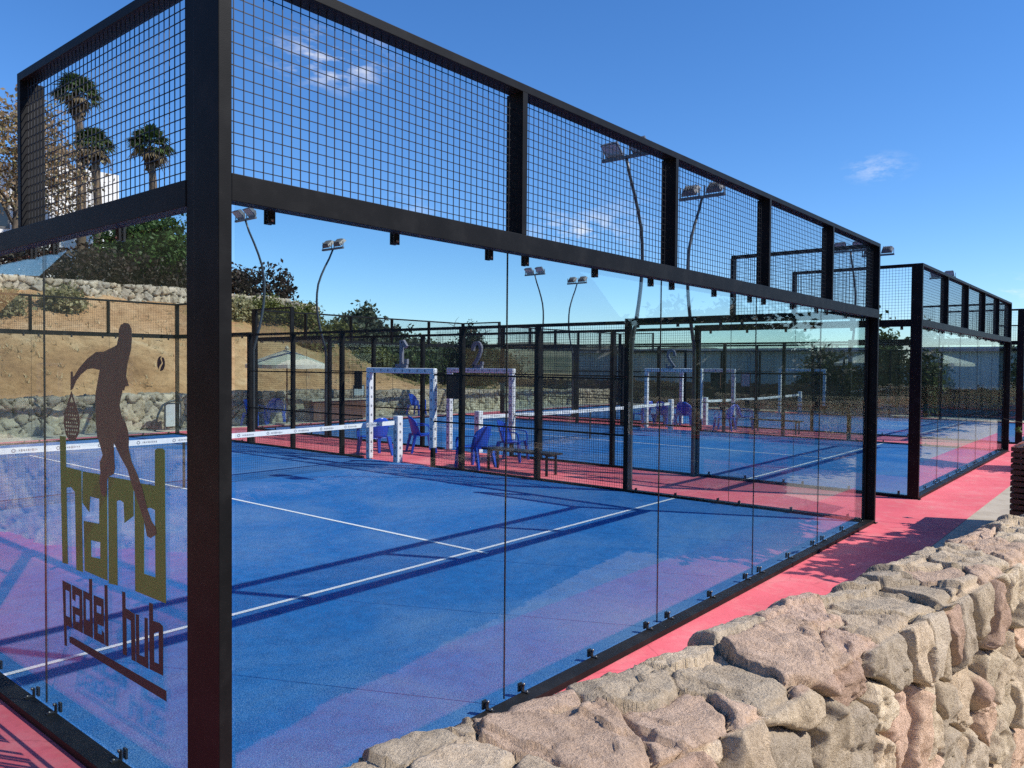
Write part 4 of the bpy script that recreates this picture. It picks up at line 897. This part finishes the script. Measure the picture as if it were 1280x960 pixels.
# ---------------------------------------------------------------- white house on the hilltop
def house():
    r=thing('white_house','white house on the hilltop behind the autumn tree and palms','house',(10,40,5.0))
    b=MB(); b.box(-14,4.2,0,9,-1,6.3); b.build('wall',M['render_white'],r)
    b=MB(); b.box(4.2,7.35,.6,9,-1,7.3); b.build('wing',M['render_white'],r)
    b=MB(); b.box(-14.2,4.35,-.2,9,6.3,6.75); b.build('parapet',M['render_white'],r)
    for x,z in ((-7,3.6),(-3,3.6),(1.2,3.6),(-5,.8),(0,.8)):
        b=MB(); b.box(x-.7,x+.7,-.05,.02,z,z+1.5); f=b.build('window',M['lamp'],r)
        b=MB(); b.box(x-.6,x+.6,-.07,-.052,z+.1,z+1.4); b.build('pane',M['dark_glass'],f)
    b=MB(); b.box(3.2,7.6,-3.6,1.1,1.1,1.28); b.build('terrace_roof',M['lamp'],r)
    for x in (3.4,7.4):
        b=MB(); b.box(x-.09,x+.09,-3.5,-3.32,-1,1.1); b.build('column',M['render_white'],r)
house()

# ---------------------------------------------------------------- right background
def hall():
    r=thing('long_hall','long low blue grey hall with a pale roof edge behind the farthest court','building',(47,-12,0))
    b=MB(); b.box(0,14,0,43,0,3.15); 
    b.build('wall',M['cladding'],r)
    b=MB(); b.box(-.35,14.3,-.3,43.3,3.15,3.4); b.build('roof',M['roof_pale'],r)
    for i in range(14):
        b=MB(); b.box(-.06,-.002,1.5+3.1*i,1.62+3.1*i,0,3.1); b.build('pilaster',M['cladding'],r)
hall()
def reed_fence():
    r=thing('reed_fence','dark brown reed fence running behind the farthest court','fence',(38.6,-9,0))
    b=MB(); rg=random.Random(4); y=0
    while y<40:
        wd=rg.uniform(.10,.22); b.box(-.03+rg.uniform(-.01,.01),.03,y,y+wd*.97,0,1.32+rg.uniform(-.05,.06)); y+=wd
    b.build('reed_screen',M['reed'],r,recalc=False)
    for i in range(14):
        b=MB(); b.box(.035,.13,i*3.0,i*3.0+.09,0,1.5); b.build('post',M['wood_brown'],r)
reed_fence()
for i,(x,y,h,wd,cols,lab) in enumerate([(37.2,6.75,3.9,.62,GREEN,'tall grey green bush in front of the left half of the big parasol'),(37.3,5.15,4.1,.5,[(.09,.12,.03),(.13,.155,.04),(.07,.09,.025)],'tall yellow green bush in front of the right half of the big parasol'),(41.5,10.6,3.2,1.7,DARKG,'dark green bush behind the reed fence, left of the big parasol'),(44,1.0,4.2,1.9,DARKG,'dark green tree behind the reed fence, farthest from the parasol')]):
    tree('tall_bush',lab,x,y,h,[(0,0,h*.55,wd*.8,wd*.8,h*.42),(0,wd*.5,h*.4,wd*.6,wd*.6,h*.35),(0,-wd*.5,h*.45,wd*.6,wd*.6,h*.36),(.1,0,h*.85,wd*.4,wd*.4,h*.2)],5000,.11,cols,111+i,group='green bushes behind the farthest court',z=0,limbs=4,tr=.09)
def umbrella(x,y,R,zr,za,label,n=8,rot=0.2):
    r=thing('parasol',label,'umbrella',(x,y,0),group='beige parasols')
    b=MB(); vs=[(0,0,za)]; 
    for ring,(f,g) in enumerate(((.5,.52),(1,0))):
        for j in range(n*2):
            a=rot+PI*j/n; k=1 if j%2==0 else .955; vs.append((R*f*k*math.cos(a),R*f*k*math.sin(a),zr+(za-zr)*g-(0 if j%2==0 else .02)))
    m=n*2; fs=[(0,1+j,1+(j+1)%m) for j in range(m)]+[(1+j,1+m+j,1+m+(j+1)%m,1+(j+1)%m) for j in range(m)]
    b.add(vs,fs); 
    v2=[(x_,y_,z_-.012) for x_,y_,z_ in vs]; b.add(v2,[tuple(reversed(f)) for f in fs])
    b.build('canopy',M['canvas'],r,recalc=False)
    b=MB(); vv=[]
    for j in range(m):
        a=rot+PI*j/n; k=1 if j%2==0 else .955; p=(R*k*math.cos(a),R*k*math.sin(a)); zz=zr-(0 if j%2==0 else .02)
        vv+=[(p[0]*1.001,p[1]*1.001,zz),(p[0]*1.001,p[1]*1.001,zz-.13)]
    b.add(vv,[(2*j,2*((j+1)%m),2*((j+1)%m)+1,2*j+1) for j in range(m)]); b.build('valance',M['canvas'],r,recalc=False)
    b=MB(); b.tube([(0,0,0),(0,0,za+.08)],.03,8); b.build('pole',M['wood_brown'],r)
    b=MB(); b.tube([(0,0,za),(0,0,za+.05),(0,0,za+.12)],[.09,.07,.02],8); b.build('finial',M['canvas'],r)
    for j in range(0,m,2):
        a=rot+PI*j/n; b=MB(); b.tube([(.03*math.cos(a),.03*math.sin(a),za-.05),(R*.97*math.cos(a),R*.97*math.sin(a),zr-.03)],.009,5); b.build('rib',M['wood_brown'],r)
    b=MB(); b.box(-.3,.3,-.3,.3,0,.08); b.build('base',M['concrete'],r,bevel=.01)
umbrella(14.55,20.95,1.42,2.17,2.72,'beige parasol in front of the slope at the far left end of the middle court')
umbrella(40.6,6.85,3.15,2.46,3.42,'large beige parasol behind the farthest court on the right')

# ---------------------------------------------------------------- blue plastic armchairs, bench, planter, small things
def chair_proto():
    r=thing('plastic_chair','','chair',(0,0,0),group='blue plastic chairs')
    m=M['blue_plastic']
    def shell(fn,nu,nv,th):
        vs=[];fs=[]
        for k in (0,1):
            for i in range(nu+1):
                for j in range(nv+1):
                    p=fn(i/nu,j/nv); q=p+Vector((0,0,-th)) if th>0 else p+Vector((0,-th*-1,0))*k
                    vs.append(p if k==0 else q)
        W=(nu+1)*(nv+1); id=lambda k,i,j:k*W+i*(nv+1)+j
        for i in range(nu):
            for j in range(nv):
                fs.append((id(0,i,j),id(0,i+1,j),id(0,i+1,j+1),id(0,i,j+1))); fs.append((id(1,i,j),id(1,i,j+1),id(1,i+1,j+1),id(1,i+1,j)))
        for i in range(nu): fs.append((id(0,i,0),id(1,i,0),id(1,i+1,0),id(0,i+1,0))); fs.append((id(0,i,nv),id(0,i+1,nv),id(1,i+1,nv),id(1,i,nv)))
        for j in range(nv): fs.append((id(0,0,j),id(0,0,j+1),id(1,0,j+1),id(1,0,j))); fs.append((id(0,nu,j),id(1,nu,j),id(1,nu,j+1),id(0,nu,j+1)))
        return vs,fs
    # faces -Y (front). seat
    b=MB(); vs,fs=shell(lambda u,v:Vector(((u-.5)*.46,-.23+.44*v,.425-.03*math.sin(PI*u)*math.sin(PI*v)-.02*v+(.012 if v<.05 else 0))),8,8,.018); b.add(vs,fs,True); b.build('seat',m,r)
    # backrest: rounded-top shell, wraps forward at the sides
    def bk(u,v):
        a=(u-.5)*2; top=.86-.13*abs(a)**2.4; z=.40+(top-.40)*v
        wid=.235*(1+.10*math.sin(PI*v)); return Vector((a*wid,.20+.11*v-.13*a*a,z))
    b=MB(); vs=[];fs=[]
    for k in (0,1):
        for i in range(13):
            for j in range(9):
                p=bk(i/12,j/8); vs.append(p+Vector((0,.016*k,0)))
    W=13*9; idx=lambda k,i,j:k*W+i*9+j
    for i in range(12):
        slot = False
        for j in range(8):
            if slot and 2<=j<=5: continue
            fs.append((idx(0,i,j),idx(0,i,j+1),idx(0,i+1,j+1),idx(0,i+1,j))); fs.append((idx(1,i,j),idx(1,i+1,j),idx(1,i+1,j+1),idx(1,i,j+1)))
        fs.append((idx(0,i,8),idx(1,i,8),idx(1,i+1,8),idx(0,i+1,8))); fs.append((idx(0,i,0),idx(0,i+1,0),idx(1,i+1,0),idx(1,i,0)))
    for j in range(8): fs.append((idx(0,0,j),idx(1,0,j),idx(1,0,j+1),idx(0,0,j+1))); fs.append((idx(0,12,j),idx(0,12,j+1),idx(1,12,j+1),idx(1,12,j)))
    b.add(vs,fs,True); b.build('backrest',m,r,recalc=False)
    for s in (-1,1):
        b=MB(); pts=[(s*.25,.19,.66),(s*.285,.05,.655),(s*.29,-.10,.645),(s*.285,-.22,.62),(s*.275,-.245,.55),(s*.27,-.25,.42)]
        for a,c in zip(pts[:-1],pts[1:]):
            d=Vector(c)-Vector(a); 
            b.add([(a[0]-s*.03,a[1],a[2]),(a[0]+s*.03,a[1],a[2]),(c[0]+s*.03,c[1],c[2]),(c[0]-s*.03,c[1],c[2]),(a[0]-s*.03,a[1]+.014,a[2]-.016),(a[0]+s*.03,a[1]+.014,a[2]-.016),(c[0]+s*.03,c[1]+.014,c[2]-.016),(c[0]-s*.03,c[1]+.014,c[2]-.016)],[(0,1,2,3),(7,6,5,4),(0,4,5,1),(1,5,6,2),(2,6,7,3),(3,7,4,0)])
        b.build('armrest',m,r)
        for y,sp in ((-.22,-.05),(.20,.09)):
            b=MB(); x=s*.225
            top=[(-.045,-.03),(.045,-.03),(.045,.03),(-.045,.03)]; vs=[(x+a,y+c,.425) for a,c in top]+[(x+s*.045+a*.55,y+sp+c*.7,0) for a,c in top]
            b.add(vs,[(0,1,2,3),(7,6,5,4),(0,4,5,1),(1,5,6,2),(2,6,7,3),(3,7,4,0)]); b.build('leg',m,r)
    return r
cp=chair_proto()
CH=[(10.62,11.55,math.radians(170),'blue plastic armchair behind the left leg of the nearest padded frame'),
 (11.9,11.25,math.radians(60),'blue plastic armchair inside the nearest padded frame, turned sideways'),
 (10.62,8.25,math.radians(185),'blue plastic armchair just right of the nearest padded frame, at the bench end'),
 (12.1,8.45,math.radians(20),'blue plastic armchair behind the bench, its back to the middle court'),
 (13.6,21.55,math.radians(30),'blue plastic armchair in the shade left under the small parasol'),
 (14.6,21.7,math.radians(-30),'blue plastic armchair in the shade right under the small parasol'),
 (21.6,21.7,math.radians(15),'blue plastic armchair far behind, against the long retaining wall'),
 (23.5,11.6,math.radians(170),'blue plastic armchair leftmost of those beyond the middle court'),
 (23.9,10.9,math.radians(80),'blue plastic armchair second from left beyond the middle court'),
 (24.3,10.3,math.radians(100),'blue plastic armchair third from left beyond the middle court'),
 (23.7,8.5,math.radians(190),'blue plastic armchair right of the far net post of the middle court'),
 (24.9,8.3,math.radians(20),'rightmost blue plastic armchair beyond the middle court, by the far bench')]
for i,(x,y,a,lab) in enumerate(CH):
    c=cp if i==0 else copy_tree(cp)
    c.location=(x,y,.008); c.rotation_euler=(0,0,a); c.scale=(1.12,1.12,1.08); c['label']=lab
def bench(x,y0,y1,label):
    r=thing('court_bench',label,'bench',(x,(y0+y1)/2,.008),group='black court benches'); Ln=(y1-y0)/2
    b=MB()
    for k in range(3): b.box(-.19+k*.13,-.07+k*.13,-Ln,Ln,.42,.455)
    b.build('seat',M['board_black'],r)
    for s in (-1,1):
        for q in (-1,1):
            b=MB(); b.box(q*.15-.02,q*.15+.02,s*(Ln-.15)-.02,s*(Ln-.15)+.02,0,.42); b.build('leg',M['steel'],r)
        b=MB(); b.box(-.13,.13,s*(Ln-.15)-.015,s*(Ln-.15)+.015,.38,.419); b.build('cross_bar',M['steel'],r)
bench(10.75,6.15,8.0,'black bench between the nearest and the middle court, beside the blue chairs')
bench(23.9,5.9,7.6,'black bench beyond the middle court, far off behind the glass')
def planter(x,y,label,seed,shoots):
    r=thing('slatted_planter',label,'planter',(x,y,.006),group='red brown slatted planters'); W=.55; H=1.2
    for k in range(15):
        z=.03+k*.078
        b=MB(); b.box(-W,W,-W,-W+.028,z,z+.055); b.box(-W,W,W-.028,W,z,z+.055); b.box(-W-.012,-W+.016,-W+.03,W-.03,z,z+.055); b.box(W-.016,W+.012,-W+.03,W-.03,z,z+.055)
        b.build('slat',M['wood_red'],r)
    b=MB()
    for sx in (-1,1):
        for sy in (-1,1): b.box(sx*(W-.10),sx*(W-.035),sy*(W-.10),sy*(W-.035),0,H-.03)
    for s_ in (-1,1): b.box(-W+.036,W-.036,s_*(W-.099),s_*(W-.036),H-.09,H-.031); b.box(s_*(W-.099),s_*(W-.036),-W+.036,W-.036,H-.091,H-.032)
    b.build('frame',M['wood_brown'],r)
    b=MB(); b.box(-W+.11,W-.11,-W+.11,W-.11,.02,H-.08); b.build('liner',M['soil'],r)
    p=thing('potted_shrub','leafy shrub with long shoots growing in the planter, '+shoots,'plant',(x,y,H-.07)); rg=random.Random(seed)
    bl=[(0,0,.22,.36,.36,.2)]; b=MB()
    for i in range(11):
        a=rg.uniform(0,2*PI) if i>3 else PI+rg.uniform(-.7,.7); ln=rg.uniform(.4,.75); e=Vector((math.cos(a)*ln,math.sin(a)*ln,rg.uniform(.12,.5)))
        b.tube([(0,0,-.03),(e.x*.5,e.y*.5,e.z*.8),tuple(e)],[.012,.008,.003],5)
        for q in range(4): t=.45+.18*q; bl.append((e.x*t,e.y*t,e.z*(.3+.7*t)+.05,.06,.06,.05))
    leaves_mesh('foliage',p,bl,900,.035,[(.06,.10,.025),(.09,.14,.03),(.05,.08,.03),(.12,.10,.05)],seed,.06); b.build('stem',M['bark'],p,recalc=False)
planter(11.08,-2.13,'red brown slatted wooden planter on the path beyond the foreground stone wall',5,'nearest to the foreground wall')
planter(19.0,-1.7,'red brown slatted wooden planter farther along the walkway, hidden behind the nearer one',6,'farther along the walkway')
def counter():
    r=thing('wooden_counter','low brown wooden counter under the slope wall, behind the net','counter',(17.2,21.6,0.004))
    b=MB(); b.box(-1.25,1.25,-.3,.3,0.06,.78); b.build('body',M['wood_brown'],r,bevel=.01)
    b=MB(); b.box(-1.35,1.35,-.36,.36,.78,.83); b.build('top',M['concrete'],r,bevel=.008)
    for x in (-1.1,1.1):
        b=MB(); b.box(x-.08,x+.08,-.22,.22,0,.06); b.build('foot',M['steel'],r)
counter()
def aboard(x,y,label,arch,pale,z=.004,h=.85):
    r=thing('sign_board',label,'sign',(x,y,z)); b=MB()
    b.box(-.24,.24,-.015,.015,.12,h); b.build('panel',M['board_pale'],r)
    b=MB(); b.box(-.28,-.24,-.02,.02,0,h+.04); b.box(.24,.28,-.02,.02,0,h+.04); b.box(-.24,.24,-.02,.02,h+.001,h+.04); b.build('frame',M['pole'],r)
    if arch:
        b=MB(); b.tube([(-.62,-.05,0),(-.52,-.05,.5),(-.36,-.05,.82),(-.1,-.05,.95),(.3,-.05,.96)],.035,8); b.build('bent_pipe',M['pole'],r)
aboard(10.75,21.75,'small pale sign board with a bent grey pipe at the foot of the slope wall',True,True)
aboard(18.3,21.55,'pale green sign board standing on the wooden counter',False,True,z=.834,h=.5)
def rocks():
    rg=random.Random(12)
    for i,(x,y,s,lab) in enumerate([(13.2,22.0,.22,'pale boulder at the wall foot left of the blue chairs'),(15.6,22.1,.16,'small pale boulder at the wall foot right of the small parasol')]):
        bm=bmesh.new(); bmesh.ops.create_icosphere(bm,subdivisions=3,radius=s)
        for v in bm.verts:
            n=float(fbm(np.array([v.co.x*4+i*9]),np.array([v.co.y*4]),np.array([v.co.z*4]),3,i)[0]); v.co*=1+.35*n; v.co.z*=.75
        me=bpy.data.meshes.new('boulder'); bm.to_mesh(me); bm.free(); me.materials.append(M['concrete'])
        o=link('boulder',me); o.location=(x,y,s*.5); tag(o,lab,'rock',)
rocks()
# bird-eye clean-up: dry tufts of grass over the slope (uncountable)
def tufts():
    rng=np.random.default_rng(77); n=1500; x=rng.uniform(-4,34,n); y=rng.uniform(23.4,33,n); keep=(fbm(x*.6,y*.6,0*x,3,4)>-.05); x=x[keep];y=y[keep]; z=hz(x,y)
    V=[];C=[]
    for k in range(5):
        a=rng.uniform(0,2*PI,len(x)); h=.06+.17*rng.random(len(x)); w=.012+.012*rng.random(len(x)); ox=rng.normal(size=len(x))*.05; oy=rng.normal(size=len(x))*.05
        lx=np.cos(a)*h*.7; ly=np.sin(a)*h*.7
        p0=np.stack([x+ox-np.sin(a)*w,y+oy+np.cos(a)*w,z-.02],-1);p1=np.stack([x+ox+np.sin(a)*w,y+oy-np.cos(a)*w,z-.02],-1);p2=np.stack([x+ox+lx,y+oy+ly,z+h],-1)
        V.append(np.stack([p0,p1,p2],1)); g=np.clip((x-15-(30-y)*.5)/5,0,1)[:,None]
        c=(np.array([.62,.48,.27])*(1-g)+np.array([.13,.15,.035])*g)*(.7+.6*rng.random((len(x),1))); C.append(np.repeat(c[:,None,:],3,1))
    V=np.concatenate(V).reshape(-1,3); C=np.concatenate(C).reshape(-1,3)
    me=bpy.data.meshes.new('dry_grass'); me.from_pydata(V.tolist(),[],np.arange(len(V)).reshape(-1,3).tolist())
    ca=me.color_attributes.new('Col','FLOAT_COLOR','POINT'); ca.data.foreach_set('color',np.concatenate([C,np.ones((len(C),1))],1).ravel().astype(np.float32)); me.materials.append(M['leaf'])
    o=link('dry_grass',me); tag(o,'dry yellow grass scattered over the dirt slope','grass'); o['kind']='stuff'
tufts()
